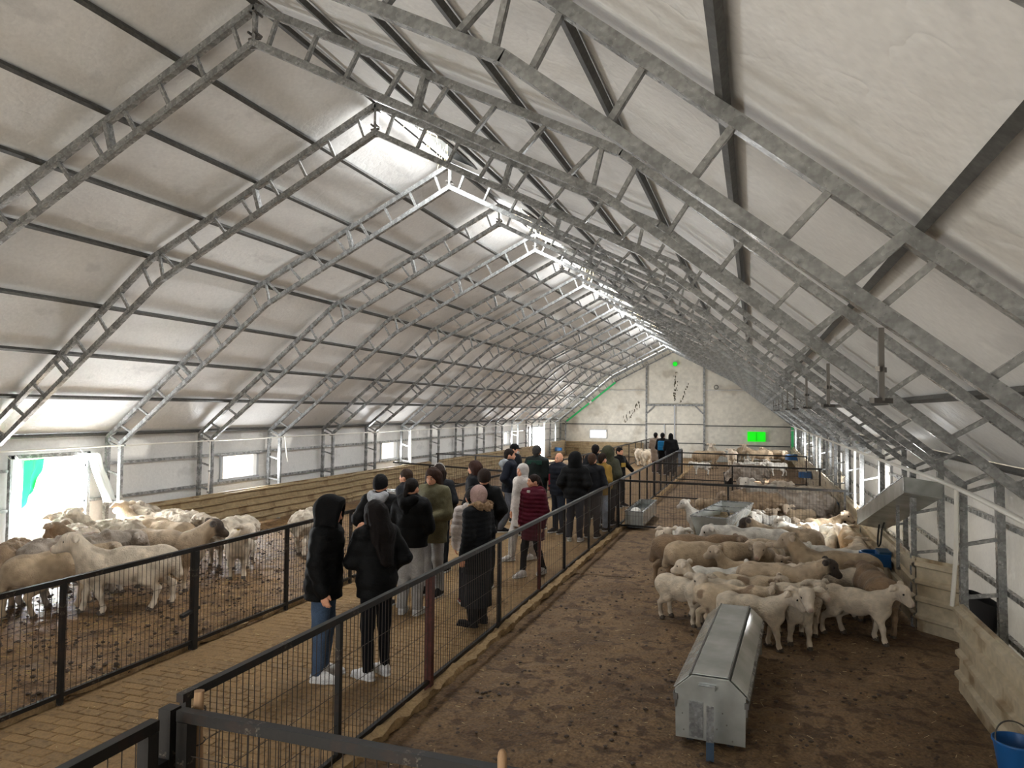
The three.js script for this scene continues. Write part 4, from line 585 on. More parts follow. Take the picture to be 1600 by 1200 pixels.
const TONES = { white: [0.90, 0.875, 0.825], cream: [0.83, 0.76, 0.66], tan: [0.69, 0.595, 0.475], brown: [0.50, 0.40, 0.30], darkface: [0.75, 0.655, 0.54], spotted: [0.78, 0.69, 0.57], woolbrown: [0.57, 0.47, 0.365], woolwhite: [0.80, 0.745, 0.66], woolgrey: [0.62, 0.57, 0.515] };
const fleece = new THREE.MeshPhysicalMaterial({ vertexColors: true, roughness: 0.92, bumpMap: woolBump, bumpScale: 0.014, sheen: 0.4, sheenColor: new THREE.Color(0.9, 0.86, 0.8), sheenRoughness: 0.6 });
const eyeMat = std(0x17120e, 0.2), hoofMat = std(0x4b4034, 0.6), tagMat = std(0xe8c92a, 0.5);
const eyeA = new THREE.SphereGeometry(0.0145, 10, 8), hoofA = quadUV(new THREE.CylinderGeometry(0.028, 0.038, 0.045, 9).scale(1.2, 1, 1), (x, y) => [x, y]), tagA = new RoundedBoxGeometry(0.05, 0.045, 0.006, 2, 0.002);
const woolPainted = new Map();
function sheepGeo(kind, pose, tone, gait, seed) {
  const wool = tone.startsWith('wool'), S = sheepShape(kind, pose, wool, gait), key = [kind, pose, tone, gait, seed % 3].join(); if (woolPainted.has(key)) return [S, woolPainted.get(key)];
  const base = TONES[tone].map((v) => Math.pow(v, 1.9)), g = S.geo.clone(), sd = (seed % 3) * 17.3, Q = S.Q;
  const pale = mixc(base, [0.72, 0.62, 0.52], 0.35), faceC = tone === 'darkface' ? [0.055, 0.04, 0.03] : tone === 'brown' || tone === 'woolbrown' ? mixc(base, [0.6, 0.5, 0.4], 0.25) : pale;
  paint(g, (x, y, z) => {
    const m = 0.9 + 0.2 * n3(x * 6 / Q + sd, y * 6 / Q, z * 6 / Q) + 0.14 * n3(x * 15 / Q, y * 15 / Q + sd, z * 15 / Q) + 0.12 * n3(x * 22 / Q, y * 22 / Q + sd, z * 22 / Q); let c = base;
    const hd = S.inHead(x, y, z); c = mixc(c, faceC, sstep(0.028, 0.008, hd));
    const dn = Math.hypot(x - S.nose[0], y - S.nose[1], z - S.nose[2]); c = mixc(c, tone === 'darkface' ? [0.03, 0.025, 0.02] : [0.42, 0.25, 0.2], sstep(0.05 * Q, 0.02 * Q, dn) * 0.7);
    if (tone === 'spotted') c = mixc(c, [0.16, 0.09, 0.05], sstep(0.28, 0.5, n3(x * 9 / Q + sd, y * 9 / Q, z * 9 / Q + 3)) * (hd > 0 ? 0.75 : 0.3));
    c = mixc(c, [0.17, 0.115, 0.07], sstep(0.1, 0.5, n3(x * 14 + sd, y * 10, z * 14) + (wool ? 0.1 : -0.12)) * (y < 0.4 * Q ? 0.55 : wool ? 0.5 : S.lamb ? 0.16 : 0.34)); // dung and mud stuck in patches
    return c.map((v) => v * m);
  });
  woolPainted.set(key, g); return [S, g];
}
let sheepN = 0;
function addSheep([kind, x, D, th, pose, tone, size, label]) {
  const lamb = kind === 'L', i = sheepN++, gait = ['low', 'up', 'ahead'].includes(pose) ? [0, 1, -1][i % 3] : 0, [S, g] = sheepGeo(kind, pose, tone, gait, i), back = !lamb && D > 28;
  const o = thing(lamb ? 'lamb' : 'sheep', label, lamb ? 'lamb' : 'sheep', x, 0.0, D, th * Math.PI / 180, D > 28 ? 'sheep of the far pens' : x < -5 ? 'sheep of the left pen' : D > 15.3 ? 'sheep of the middle pens' : 'near flock on the right'); o.scale.setScalar(size);
  part(o, 'body', g, fleece);
  for (const e of S.eyes) { const m = part(o, 'eye', eyeA, eyeMat); m.position.set(...e); m.scale.setScalar(lamb ? 0.85 : 1); }
  for (const h of S.hooves) { const m = part(o, 'hoof', hoofA, hoofMat); m.position.set(...h); m.scale.setScalar(S.Q * (lamb ? 1.1 : 1)); }
  if (label.includes('ear tag')) { const m = part(o, 'ear_tag', tagA, tagMat, 'yellow plastic ear tag'); m.position.set(S.tagAt[0] + S.f[0] * 0.03, S.tagAt[1], S.tagAt[2] + S.f[2] * 0.03); m.rotation.y = Math.atan2(S.f[0], S.f[2]); }
}
[
['L',-0.81,8.87,-35,'turnR','cream',1.12,'cream lamb standing left of the covered feeder with its head beside the lid'],
['L',-0.47,8.99,168,'up','cream',1.12,'cream lamb facing left just behind the lamb at the covered feeder'],
['A',-0.84,10.67,12,'low','brown',1,'large brown ewe seen from the rear at the left edge of the near flock'],
['A',-0.65,10.37,8,'low','tan',0.95,'tan ewe with smooth back standing right of the large brown ewe'],
['L',-1.39,12.29,-80,'ahead','cream',1.12,'leftmost pale lamb of the near flock, facing the camera with ears out'],
['L',-1.13,12.26,-70,'turnR','white',1.12,'white lamb with dark eye patches beside the leftmost lamb of the flock'],
['L',-0.95,14.89,172,'up','white',1.18,'white lamb with raised head left of the open hay hopper'],
['L',-0.93,17.18,5,'low','tan',1.1,'tan lamb behind the open hay hopper, seen past its far end'],
['A',0.19,10.75,-105,'ahead','tan',0.9,'tan ewe facing the camera with a pink muzzle and ears out'],
['A',0.94,10.16,176,'up','tan',0.98,'long tan ewe with raised head looking left across the near flock'],
['A',0.28,9.47,-4,'ahead','darkface',0.88,'dark faced tan ewe looking right towards the blue water bowl'],
['L',0.15,9.76,-25,'turnR','cream',1.12,'small lamb with brown face looking at the camera below the dark faced ewe'],
['L',0.88,9.77,4,'low','cream',1.25,'smooth cream young sheep walking right below the blue water bowl'],
['L',1.06,8.89,-25,'ahead','cream',1.18,'rightmost lamb of the flock standing clear on the dirt, ears held out'],
['L',0.38,8.55,-75,'ahead','cream',1.21,'lamb facing the camera directly behind the walking lamb at the feeder'],
['L',0.59,9.00,-100,'turnL','cream',1.14,'lamb looking at the camera between two front lambs, ears drooping'],
['L',-0.03,8.25,-14,'ahead','cream',1.14,'cream lamb walking right past the far end of the covered feeder'],
['L',-0.26,8.51,-4,'low','spotted',1.21,'cream lamb with brown spots along its back behind the covered feeder'],
['L',-0.17,9.13,-6,'low','spotted',1.18,'spotted lamb second behind the covered feeder, head low'],
['L',0.30,9.96,2,'turnR','tan',1.06,'tan lamb with brown ear facing right in the middle of the front row'],
['L',-0.15,10.12,174,'up','tan',1.12,'tan lamb with raised muzzle facing left in the second row'],
['L',-0.46,9.71,0,'ahead','white',1.06,'small white lamb with black nose in front of the tan ewe'],
['L',0.63,10.47,182,'turnL','tan',1.01,'low tan lamb tucked beneath the camera facing ewe'],
['L',0.32,9.21,-8,'low','cream',1.06,'cream lamb squeezed between the front rows, only back and ear showing'],
['A',-0.02,11.68,184,'low','white',1,'broad white ewe right of the open hay hopper, head down to the left'],
['A',0.45,12.17,178,'ahead','darkface',0.95,'ewe with black face and cream fleece looking left in the middle of the flock'],
['A',0.08,11.36,172,'low','spotted',0.85,'grey speckled young sheep behind the tan camera facing ewe'],
['A',1.30,9.36,96,'low','brown',0.9,'brown ewe in shade under the blue water bowl by the corrugated barrier'],
['L',0.75,14.10,200,'ahead','white',1.06,'white lamb at the left edge of the sunlit patch'],
['L',0.63,13.60,-60,'ahead','white',1.12,'white lamb facing the camera in the sunlit patch'],
['L',0.99,13.42,32,'lie','white',1.18,'white lamb lying in the back of the sunlit patch'],
['L',1.25,13.93,-80,'ahead','white',1.06,'white lamb with brown eye facing the camera at the right of the sunlit patch'],
['L',1.00,12.33,152,'lie','white',1.23,'plump white lamb lying in the centre of the sunlit patch'],
['L',0.72,12.80,-92,'turnL','darkface',1.06,'white lamb with black head at the front of the sunlit patch'],
['L',0.60,11.92,182,'lie','white',1.12,'white lamb lying at the front left of the sunlit patch'],
['L',1.17,12.70,22,'lie','cream',1.12,'cream lamb lying at the right edge of the sunlit patch'],
['L',1.15,11.27,172,'low','white',1.23,'white lamb squeezed behind the long tan ewe near the barrier'],
['L',0.63,15.84,158,'lie','tan',1,'tan lamb resting against its neighbour behind the black faced ewe'],
['L',0.85,16.18,205,'turnL','tan',1.05,'tan lamb with raised head in the shaded row behind the sunlit lambs'],
['L',1.09,15.46,152,'lie','tan',1.05,'tan lamb lying in the shaded row behind the sunlit lambs'],
['L',1.18,14.96,176,'lie','tan',1.23,'tan lamb stretched out below the middle blue waterer'],
['L',1.18,14.55,32,'turnR','tan',1.18,'tan lamb beside the corrugated barrier at the back of the pen'],
['L',1.46,13.28,92,'low','tan',1.18,'tan lamb facing the barrier below the tilted metal tray'],
['L',1.47,12.17,84,'low','cream',1.12,'pale lamb facing the barrier just above the blue water bowl'],
['L',-0.04,14.80,-92,'ahead','white',1.12,'white lamb face looking at the camera right of the open hay hopper'],
['L',0.16,15.79,-60,'ahead','tan',1,'speckled lamb face beside the white faced lamb by the hopper'],
['L',0.34,15.39,182,'turnL','white',0.95,'small white lamb in front of the black faced ewe'],
['A',0.03,16.25,183,'low','woolbrown',1.05,'shaggy brown ewe with white forehead behind the first cross fence'],
['A',1.00,16.57,176,'low','woolgrey',1.05,'shaggy greyish ewe right of centre behind the first cross fence'],
['A',0.36,18.04,182,'turnL','white',1.1,'big white ewe lying back, looking left behind the shaggy ewes'],
['A',1.02,17.59,205,'turnL','woolwhite',1.1,'woolly white ewe beside the barrier behind the first cross fence'],
['L',0.84,19.52,178,'low','cream',1.2,'cream back showing between the two white ewes behind the cross fence'],
['A',-0.20,24.79,180,'down','woolgrey',1.05,'grey brown ewe feeding from the black bucket in the middle pen'],
['A',-2.02,33.07,2,'low','tan',1.05,'tan ewe at the far end beside the corner of the aisle fence'],
['A',-2.06,37.98,-90,'up','cream',1,'pale ewe with raised head far back beside the grey trough'],
['A',-0.99,34.67,-95,'ahead','cream',1,'white faced ewe looking at the camera in the far pen'],
['A',-0.60,38.09,-80,'up','tan',1,'tan ewe with raised head in the far pen left of centre'],
['A',0.20,35.92,178,'ahead','tan',1,'tan ewe below the green window in the far pen'],
['A',0.89,36.29,176,'ahead','tan',1,'tan ewe right of the green window in the far pen'],
['A',1.25,36.29,-95,'ahead','tan',0.85,'small tan sheep facing the camera near the far right corner'],
['L',-1.99,29.61,182,'low','white',1.05,'white lamb walking alone on the left of the far pen'],
['L',-0.34,30.43,178,'low','white',1.05,'white lamb lying in line at the centre of the far pen'],
['L',0.02,31.37,174,'ahead','white',1,'white lamb close behind the lamb at the centre of the far pen'],
['L',0.28,30.41,-100,'low','white',1.1,'white lamb facing the camera in the far sunlit group'],
['L',0.80,30.21,184,'ahead','white',1.15,'white lamb standing sideways at the right of the far pen'],
['A',-5.01,33.63,104,'low','cream',1,'cream sheep seen from behind left of the far visitors, outer one'],
['A',-4.59,33.26,92,'low','cream',1,'cream sheep seen from behind left of the far visitors, inner one'],
['A',-7.20,7.00,-135,'up','cream',1.05,'smooth cream ewe broadside behind the left fence with raised head'],
['A',-7.93,6.68,72,'low','tan',1,'tan sheep behind the broadside cream ewe, its head hidden'],
['A',-7.54,8.05,2,'turnL','darkface',1.08,'shorn ewe with dark head facing right by the left fence post'],
['A',-8.79,6.77,-50,'down','woolbrown',1,'shaggy brown sheep standing in the bright left doorway, head down'],
['A',-8.13,7.10,60,'low','woolgrey',1.1,'grey woolly sheep seen from behind near the left doorway'],
['A',-8.61,7.78,186,'ahead','brown',1,'brown faced sheep looking left in the middle of the left flock'],
['A',-8.28,7.46,40,'low','woolgrey',0.9,'small grey woolly sheep between the brown faced and the shorn ewe'],
['A',-8.51,8.97,178,'low','tan',1,'tan back just behind the dark headed shorn ewe'],
['A',-9.21,9.86,184,'turnL','woolwhite',1,'woolly white sheep at the back of the left flock by the wall'],
['A',-9.05,9.57,182,'ahead','woolwhite',1,'woolly cream sheep against the left barrier'],
['A',-9.21,8.61,200,'up','woolwhite',1,'woolly sheep with raised head right of the left doorway'],
['A',-9.32,8.14,160,'ahead','woolwhite',1,'pale woolly sheep in the glare of the left doorway'],
['A',-9.21,9.27,170,'up','tan',1,'tan faced sheep at the very back of the left flock'],
['A',-7.87,9.69,-95,'turnR','woolwhite',0.95,'white sheep facing the camera beside the left barrier'],
['A',-7.21,9.06,-55,'turnL','cream',0.95,'cream sheep with yellow ear tag in front of the one by the barrier'],
['A',-7.21,10.97,95,'low','woolwhite',1,'woolly white sheep seen from behind past the hooded visitor'],
].forEach(addSheep);
console.log('sheep', sheepN, sheepCache.size);
// ---------- people: facing +x, right hand side +z, built 1.70 m tall and scaled ----------
const headField = () => ({ k: 0.02, groups: [{ k: 0.025, prims: [ell([-0.008, 0.14, 0], [0.098, 0.108, 0.077]), ell([0.03, 0.065, 0], [0.062, 0.062, 0.054]), cap([-0.02, -0.07, 0], [-0.008, 0.06, 0], 0.058, 0.054), cap([0.079, 0.148, -0.03], [0.079, 0.148, 0.03], 0.014, 0.014), ell([0.05, 0.095, -0.038], [0.034, 0.034, 0.026]), ell([0.05, 0.095, 0.038], [0.034, 0.034, 0.026])] }, { k: 0.01, prims: [cap([0.084, 0.132, 0], [0.106, 0.1, 0], 0.009, 0.0155), cap([0.088, 0.068, -0.017], [0.088, 0.068, 0.017], 0.011, 0.011), ell([-0.006, 0.115, 0.078], [0.026, 0.034, 0.011]), ell([-0.006, 0.115, -0.078], [0.026, 0.034, 0.011])] }] });
const headGeo = meshField(headField(), 0.0075);
// a relaxed right hand: wrist at the origin, fingers along +x, palm normal -y, thumb on +z
function handGeo(curl) {
  const g = [{ k: 0.012, prims: [cap([0.0, 0, 0], [0.035, 0, 0], 0.024, 0.022, [1, 1.25, 0.95]), cap([0.035, 0, -0.022], [0.078, 0, -0.026], 0.017, 0.0135), cap([0.035, 0, 0.02], [0.082, 0, 0.024], 0.017, 0.0135), cap([0.04, 0, 0], [0.085, 0, 0], 0.018, 0.0135)] }];
  const fing = (x, z, l, c) => { let p = [x, 0, z], a = -c * 0.5; for (const [s, r0, r1] of [[0.45, 0.0095, 0.009], [0.3, 0.009, 0.0082], [0.25, 0.0082, 0.007]]) { const q = [p[0] + Math.cos(a) * l * s, p[1] + Math.sin(a) * l * s, p[2] + (z * 0.12) * s]; g.push({ k: 0.006, prims: [cap(p, q, r0, r1)] }); p = q; a -= c * 0.8; } };
  fing(0.08, -0.027, 0.062, curl); fing(0.086, -0.009, 0.078, curl); fing(0.087, 0.009, 0.084, curl * 0.9); fing(0.083, 0.026, 0.075, curl * 0.8);
  g.push({ k: 0.008, prims: [cap([0.015, -0.004, 0.02], [0.05, -0.012, 0.045], 0.015, 0.0115), cap([0.05, -0.012, 0.045], [0.082, -0.018, 0.048], 0.011, 0.0085)] });
  return meshField({ groups: g, k: 0.006, pad: 0.01 }, 0.0052);
}
const handR = handGeo(0.55), handL = (() => { const g = handR.clone(); g.scale(1, 1, -1); const ix = g.index; for (let i = 0; i < ix.count; i += 3) { const t = ix.getX(i); ix.setX(i, ix.getX(i + 1)); ix.setX(i + 1, t); } g.computeVertexNormals(); return g; })();
const faceCut = (c, r) => (x, y, z, d) => Math.max(d, -primD(ell(c, r), x, y, z));
const HEADWEAR = {
  shortHair: () => meshField({ groups: [{ k: 0.03, prims: [ell([-0.014, 0.158, 0], [0.108, 0.106, 0.09]), cap([-0.075, 0.1, 0], [-0.066, 0.05, 0], 0.045, 0.03, [1, 1, 0.7])], cut: faceCut([0.105, 0.075, 0], [0.085, 0.105, 0.1]) }], disp: (x, y, z) => 0.005 * n3(x * 60, y * 40, z * 60) }, 0.0095),
  bald: () => meshField({ groups: [{ k: 0.02, prims: [ell([-0.03, 0.105, 0], [0.086, 0.066, 0.083])], cut: faceCut([0.09, 0.1, 0], [0.085, 0.1, 0.12]) }] }, 0.009),
  longHair: () => meshField({ groups: [{ k: 0.04, prims: [ell([-0.014, 0.155, 0], [0.112, 0.108, 0.094]), cap([-0.06, 0.12, 0], [-0.085, -0.14, 0], 0.085, 0.07, [1, 1, 0.75]), cap([0.0, 0.1, 0.075], [-0.01, -0.12, 0.085], 0.035, 0.035), cap([0.0, 0.1, -0.075], [-0.01, -0.12, -0.085], 0.035, 0.035)], cut: faceCut([0.11, 0.07, 0], [0.092, 0.112, 0.074]) }], disp: (x, y, z) => 0.006 * n3(x * 50, y * 8, z * 50) }, 0.0115),
  veryLongHair: () => meshField({ groups: [{ k: 0.04, prims: [ell([-0.014, 0.155, 0], [0.114, 0.108, 0.096]), cap([-0.055, 0.12, 0], [-0.1, -0.08, 0], 0.09, 0.1, [1.1, 1, 0.75]), cap([-0.1, -0.08, 0], [-0.13, -0.36, 0.0], 0.1, 0.05, [1.6, 1, 0.65]), cap([0.01, 0.1, 0.075], [0.05, -0.22, 0.1], 0.04, 0.04), cap([0.01, 0.1, -0.075], [0.0, -0.2, -0.1], 0.04, 0.04)], cut: faceCut([0.115, 0.07, 0], [0.085, 0.112, 0.07]) }], disp: (x, y, z) => 0.006 * n3(x * 50, y * 6, z * 50) }, 0.0125),
  tiedHair: () => meshField({ groups: [{ k: 0.03, prims: [ell([-0.014, 0.153, 0], [0.106, 0.104, 0.087]), cap([-0.1, 0.17, 0], [-0.15, 0.05, 0], 0.032, 0.028)], cut: faceCut([0.108, 0.08, 0], [0.088, 0.11, 0.08]) }], disp: (x, y, z) => 0.003 * n3(x * 60, y * 30, z * 60) }, 0.0095),
  hoodUp: () => meshField({ groups: [{ k: 0.05, prims: [ell([-0.03, 0.14, 0], [0.15, 0.165, 0.138]), cap([-0.02, -0.02, -0.06], [-0.02, -0.02, 0.06], 0.1, 0.1), cap([0.07, 0.26, 0], [0.085, 0.0, 0], 0.03, 0.045, [1, 1, 0.35])], cut: faceCut([0.15, 0.11, 0], [0.11, 0.14, 0.088]) }], disp: (x, y, z) => 0.006 * n3(x * 14, y * 14, z * 14) }, 0.0125),
  hoodDown: () => meshField({ groups: [{ k: 0.05, prims: [cap([-0.09, -0.0, -0.09], [-0.15, -0.04, 0], 0.05, 0.06), cap([-0.15, -0.04, 0], [-0.09, -0.0, 0.09], 0.06, 0.05), cap([-0.09, 0, 0.09], [0.03, -0.03, 0.1], 0.05, 0.035), cap([-0.09, 0, -0.09], [0.03, -0.03, -0.1], 0.05, 0.035), cap([-0.13, -0.08, 0], [-0.13, -0.16, 0], 0.07, 0.04, [1.2, 1, 0.7])] }], disp: (x, y, z) => 0.007 * n3(x * 18, y * 18, z * 18) }, 0.0125),
  furHood: () => meshField({ groups: [{ k: 0.04, prims: [cap([-0.1, 0.02, -0.1], [-0.16, 0.0, 0], 0.04, 0.045), cap([-0.16, 0.0, 0], [-0.1, 0.02, 0.1], 0.045, 0.04), cap([-0.1, 0.02, 0.1], [0.02, 0.0, 0.12], 0.04, 0.035), cap([-0.1, 0.02, -0.1], [0.02, 0.0, -0.12], 0.04, 0.035)] }], disp: (x, y, z) => 0.02 * n3(x * 45, y * 45, z * 45) + 0.01 * n3(x * 90, y * 90, z * 90) }, 0.0095),
  hijab: () => meshField({ groups: [{ k: 0.05, prims: [ell([-0.012, 0.145, 0], [0.115, 0.122, 0.097]), cap([-0.012, 0.04, 0], [-0.005, -0.09, 0], 0.088, 0.14, [1.15, 1, 0.9])], cut: faceCut([0.118, 0.105, 0], [0.078, 0.082, 0.06]) }], disp: (x, y, z) => 0.006 * Math.sin(y * 70 + 5 * n3(x * 9, y * 5, z * 9)) * sstep(0.12, 0.0, y) + 0.004 * n3(x * 25, y * 12, z * 25) }, 0.0105),
  beanie: () => meshField({ groups: [{ k: 0.02, prims: [ell([-0.01, 0.165, 0], [0.112, 0.112, 0.096]), cap([-0.02, 0.115, 0], [-0.02, 0.1, 0], 0.108, 0.106, [1.02, 1, 1.18])], cut: (x, y, z, d) => Math.max(d, 0.085 + x * 0.3 - y + 0.02) }], disp: (x, y, z) => 0.003 * Math.sin(Math.atan2(z, x) * 40) }, 0.0095),
  cap: () => meshField({ groups: [{ k: 0.02, prims: [ell([-0.01, 0.175, 0], [0.106, 0.09, 0.09])], cut: (x, y, z, d) => Math.max(d, 0.15 - y) }, { k: 0.01, prims: [cap([0.07, 0.16, -0.03], [0.15, 0.15, -0.02], 0.02, 0.015, [1, 2.2, 0.6]), cap([0.07, 0.16, 0.03], [0.15, 0.15, 0.02], 0.02, 0.015, [1, 2.2, 0.6])] }] }, 0.0095),
};
const hwCache = new Map(); const headwear = (n) => { if (!hwCache.has(n)) hwCache.set(n, HEADWEAR[n]()); return hwCache.get(n); };
const shoeGeo = meshField({ groups: [{ k: 0.03, prims: [cap([-0.05, 0.048, 0], [0.06, 0.05, 0], 0.042, 0.044), cap([0.06, 0.048, 0], [0.16, 0.036, 0], 0.044, 0.034), cap([-0.03, 0.06, 0], [-0.02, 0.115, 0], 0.042, 0.045), cap([0.02, 0.08, 0], [0.07, 0.06, 0], 0.035, 0.03)], cut: (x, y, z, d) => Math.max(d, 0.022 - y, y - 0.125) }] }, 0.0095);
const soleGeo = meshField({ groups: [{ k: 0.03, prims: [cap([-0.052, 0.012, 0], [0.06, 0.012, 0], 0.046, 0.046, [1, 1, 1]), cap([0.06, 0.012, 0], [0.165, 0.012, 0], 0.046, 0.038)], cut: (x, y, z, d) => Math.max(d, -y, y - 0.026) }] }, 0.0085);
const bootGeo = meshField({ groups: [{ k: 0.03, prims: [cap([-0.05, 0.05, 0], [0.15, 0.04, 0], 0.046, 0.038), cap([-0.03, 0.06, 0], [-0.03, 0.26, 0], 0.052, 0.062)], cut: (x, y, z, d) => Math.max(d, 0.018 - y, y - 0.27) }] }, 0.0115);
const laceGeo = mergeGeometries([0.03, 0.05, 0.07].map((x) => boxGeo(0.006, 0.006, 0.05, x, 0.102 - (x - 0.03) * 0.35, 0)));
const ARMS = { down: [[-0.03, 1.13, 0.225], [0.04, 0.88, 0.225], 0], pocket: [[-0.1, 1.15, 0.27], [0.07, 0.98, 0.19], 1], fold: [[0.04, 1.13, 0.235], [0.2, 1.16, 0.01], 0], phone: [[0.13, 1.13, 0.19], [0.21, 1.36, 0.07], 0], front: [[0.0, 1.11, 0.24], [0.2, 1.06, 0.07], 0], behind: [[-0.12, 1.14, 0.25], [-0.17, 0.95, 0.08], 0], out: [[-0.02, 1.2, 0.36], [0.1, 1.03, 0.47], 0] };
const LEGS = { stand: [[0, 0.5, 0.095], [-0.02, 0.085, 0.10], [0.02, 0.5, -0.095], [-0.02, 0.085, -0.11]], walk: [[0.12, 0.5, 0.085], [0.16, 0.085, 0.085], [-0.02, 0.49, -0.085], [-0.2, 0.11, -0.085]], apart: [[0.03, 0.5, 0.11], [0.02, 0.085, 0.15], [0.0, 0.5, -0.12], [-0.02, 0.085, -0.16]] };
const matCache = new Map();
function cloth(c, r = 0.85, more) { const key = c + '/' + r + (more ? 'm' : ''); if (!matCache.has(key)) matCache.set(key, std(c, r, 0, { map: clothTex, bumpMap: clothBump, bumpScale: 0.006, specularIntensity: 0.35, ...(more || {}) })); return matCache.get(key); }
const skinMat = std(0xd29a7c, 0.55, 0, { specularIntensity: 0.4 }), lipMat = std(0xa85a52, 0.5), eyeWhite = std(0xe9e4dd, 0.3), iris = std(0x2a1a12, 0.2), browMat = std(0x21160f, 0.9);
const eyeBall = new THREE.SphereGeometry(0.0125, 12, 8), irisG = new THREE.SphereGeometry(0.0068, 8, 6), browG = tube([[0.0, 0.0, -0.016], [0.004, 0.005, 0.0], [-0.003, 0.002, 0.018]], 0.0042, 5, 6), lipG = new THREE.SphereGeometry(0.012, 12, 8).scale(0.55, 0.62, 1.9);
function swapMesh(g) { return g; }
function person(o) {
  const t = thing('person', o.label, 'person', o.x, 0, o.D, o.th * Math.PI / 180, 'visitors in the barn'); t.scale.setScalar(o.h / 1.7);
  const far = o.D > 20, fc = far ? 1.5 : o.D > 12.5 ? 1.25 : 1, lean = o.lean ?? 0, Lg = LEGS[o.legs ?? 'stand'], sides = { 1: ARMS[o.armR ?? 'down'], '-1': ARMS[o.armL ?? 'down'] };
  const arm = {}; for (const s of [1, -1]) { const [e, w, hide] = sides[s]; arm[s] = { sh: [-0.01 + lean * 0.3, 1.39, s * 0.172], el: [e[0] + lean * 0.2, e[1], s * e[2]], wr: [w[0] + lean * 0.15, w[1], s * w[2]], hide }; }
  const hip = (s) => [0, 0.9, s * 0.08], kn = (s) => s > 0 ? Lg[0] : Lg[2], an = (s) => s > 0 ? Lg[1] : Lg[3];
  // skin: one continuous body
  const bp = [cap([0, 0.93, 0], [lean * 0.15, 1.12, 0], 0.13, 0.115, [1.3, 1, 0.95]), cap([lean * 0.15, 1.12, 0], [lean * 0.3, 1.32, 0], 0.125, 0.125, [1.3, 1, 0.85]), cap([lean * 0.3, 1.39, -0.12], [lean * 0.3, 1.39, 0.12], 0.055, 0.055), cap([-0.01 + lean * 0.32, 1.38, 0], [-0.01 + lean * 0.4, 1.49, 0], 0.06, 0.054)];
  for (const s of [1, -1]) { bp.push(cap(arm[s].sh, arm[s].el, 0.048, 0.04), cap(arm[s].el, arm[s].wr, 0.04, 0.028), cap(hip(s), kn(s), 0.085, 0.058), cap(kn(s), an(s), 0.056, 0.036), cap(an(s), [an(s)[0] + 0.12, 0.05, an(s)[2]], 0.036, 0.026)); }
  const parts = [meshField({ groups: [{ k: 0.04, prims: bp }] }, 0.021 * fc)];
  const headM = new THREE.Matrix4().makeTranslation(-0.005 + lean * 0.42, 1.47, 0).multiply(new THREE.Matrix4().makeRotationY((o.headYaw ?? 0) * Math.PI / 180)).multiply(new THREE.Matrix4().makeRotationZ((o.headPitch ?? 0) * Math.PI / 180));
  parts.push(headGeo.clone().applyMatrix4(headM));
  for (const s of [1, -1]) if (!arm[s].hide) {
    const d = new THREE.Vector3(...arm[s].wr).sub(new THREE.Vector3(...arm[s].el)).normalize(), inw = new THREE.Vector3(0.15, 0, -s); // palm turned inwards
    const pn = inw.addScaledVector(d, -inw.dot(d)).normalize(), y = pn.clone().negate(), z = new THREE.Vector3().crossVectors(d, y);
    const w = new THREE.Vector3(...arm[s].wr).addScaledVector(d, 0.005); const hm = new THREE.Matrix4().makeBasis(d, y, z).setPosition(w); parts.push((z.x > 0 ? handR : handL).clone().applyMatrix4(hm));
  }
  part(t, 'body', mergeGeometries(parts), skinMat);
  const onHead = (name, geo, m, x = 0, y = 0, z = 0) => { const p = part(t, name, geo, m); p.applyMatrix4(headM.clone().multiply(new THREE.Matrix4().makeTranslation(x, y, z))); return p; };
  if (!far) { for (const s of [-1, 1]) { const e = onHead('eye', eyeBall, eyeWhite, 0.0775, 0.126, s * 0.031), i = part(e, 'iris', irisG, iris); i.position.set(0.0078, 0, 0); onHead('eyebrow', browG, o.brow ?? browMat, 0.09, 0.15, s * 0.032); } onHead('lips', lipG, lipMat, 0.0965, 0.068, 0); }
  // trousers or long skirt
  const wr = (x, y, z) => 0.006 * n3(x * 16, y * 9, z * 16) + 0.004 * n3(x * 30, y * 22, z * 30), lw = o.legWidth ?? 1;
  if (o.trousers) {
    const tp = [cap([0, 0.96, 0], [0, 0.88, 0], 0.15, 0.14, [1.22, 1, 0.95])]; for (const s of [1, -1]) tp.push(cap(hip(s), kn(s), 0.103, 0.075 * lw), cap(kn(s), an(s), 0.075 * lw, 0.06 * lw));
    part(t, 'trousers', meshField({ groups: [{ k: 0.035, prims: tp, cut: (x, y, z, d) => Math.max(d, 0.075 - y, y - 1.0) }], disp: wr }, 0.016 * fc), cloth(o.trousers, o.trouserRough ?? 0.9));
  }
  if (o.skirt) part(t, 'skirt', meshField({ groups: [{ k: 0.03, prims: [cap([0, 0.9, 0], [0, 0.2, 0], 0.165, 0.2, [1.12, 1, 0.98])], cut: (x, y, z, d) => Math.max(d, 0.24 - y, y - 0.9) }], disp: (x, y, z) => 0.012 * Math.sin(Math.atan2(z, x) * 9) * sstep(0.85, 0.3, y) + wr(x, y, z) }, 0.016 * fc), cloth(o.skirt, 0.95));
  // jacket or coat
  const hem = o.hem ?? 0.8, q = o.quilt ?? 0, fat = o.fat ?? 0.02, fl = o.flare ?? 0;
  const jp = [cap([lean * 0.3, 1.33, 0], [0, 0.95, 0], 0.152 + fat, 0.148 + fat + fl * 0.2, [1.25, 1, 0.92]), cap([0, 0.95, 0], [0, Math.min(0.95, hem - 0.1), 0], 0.15 + fat + fl * 0.2, 0.15 + fat + fl, [1.18, 1, 0.95]), cap([lean * 0.3, 1.385, -0.12], [lean * 0.3, 1.385, 0.12], 0.075 + fat * 0.3, 0.075 + fat * 0.3), cap([lean * 0.32, 1.42, 0], [lean * 0.36, 1.47, 0], 0.09, 0.078)];
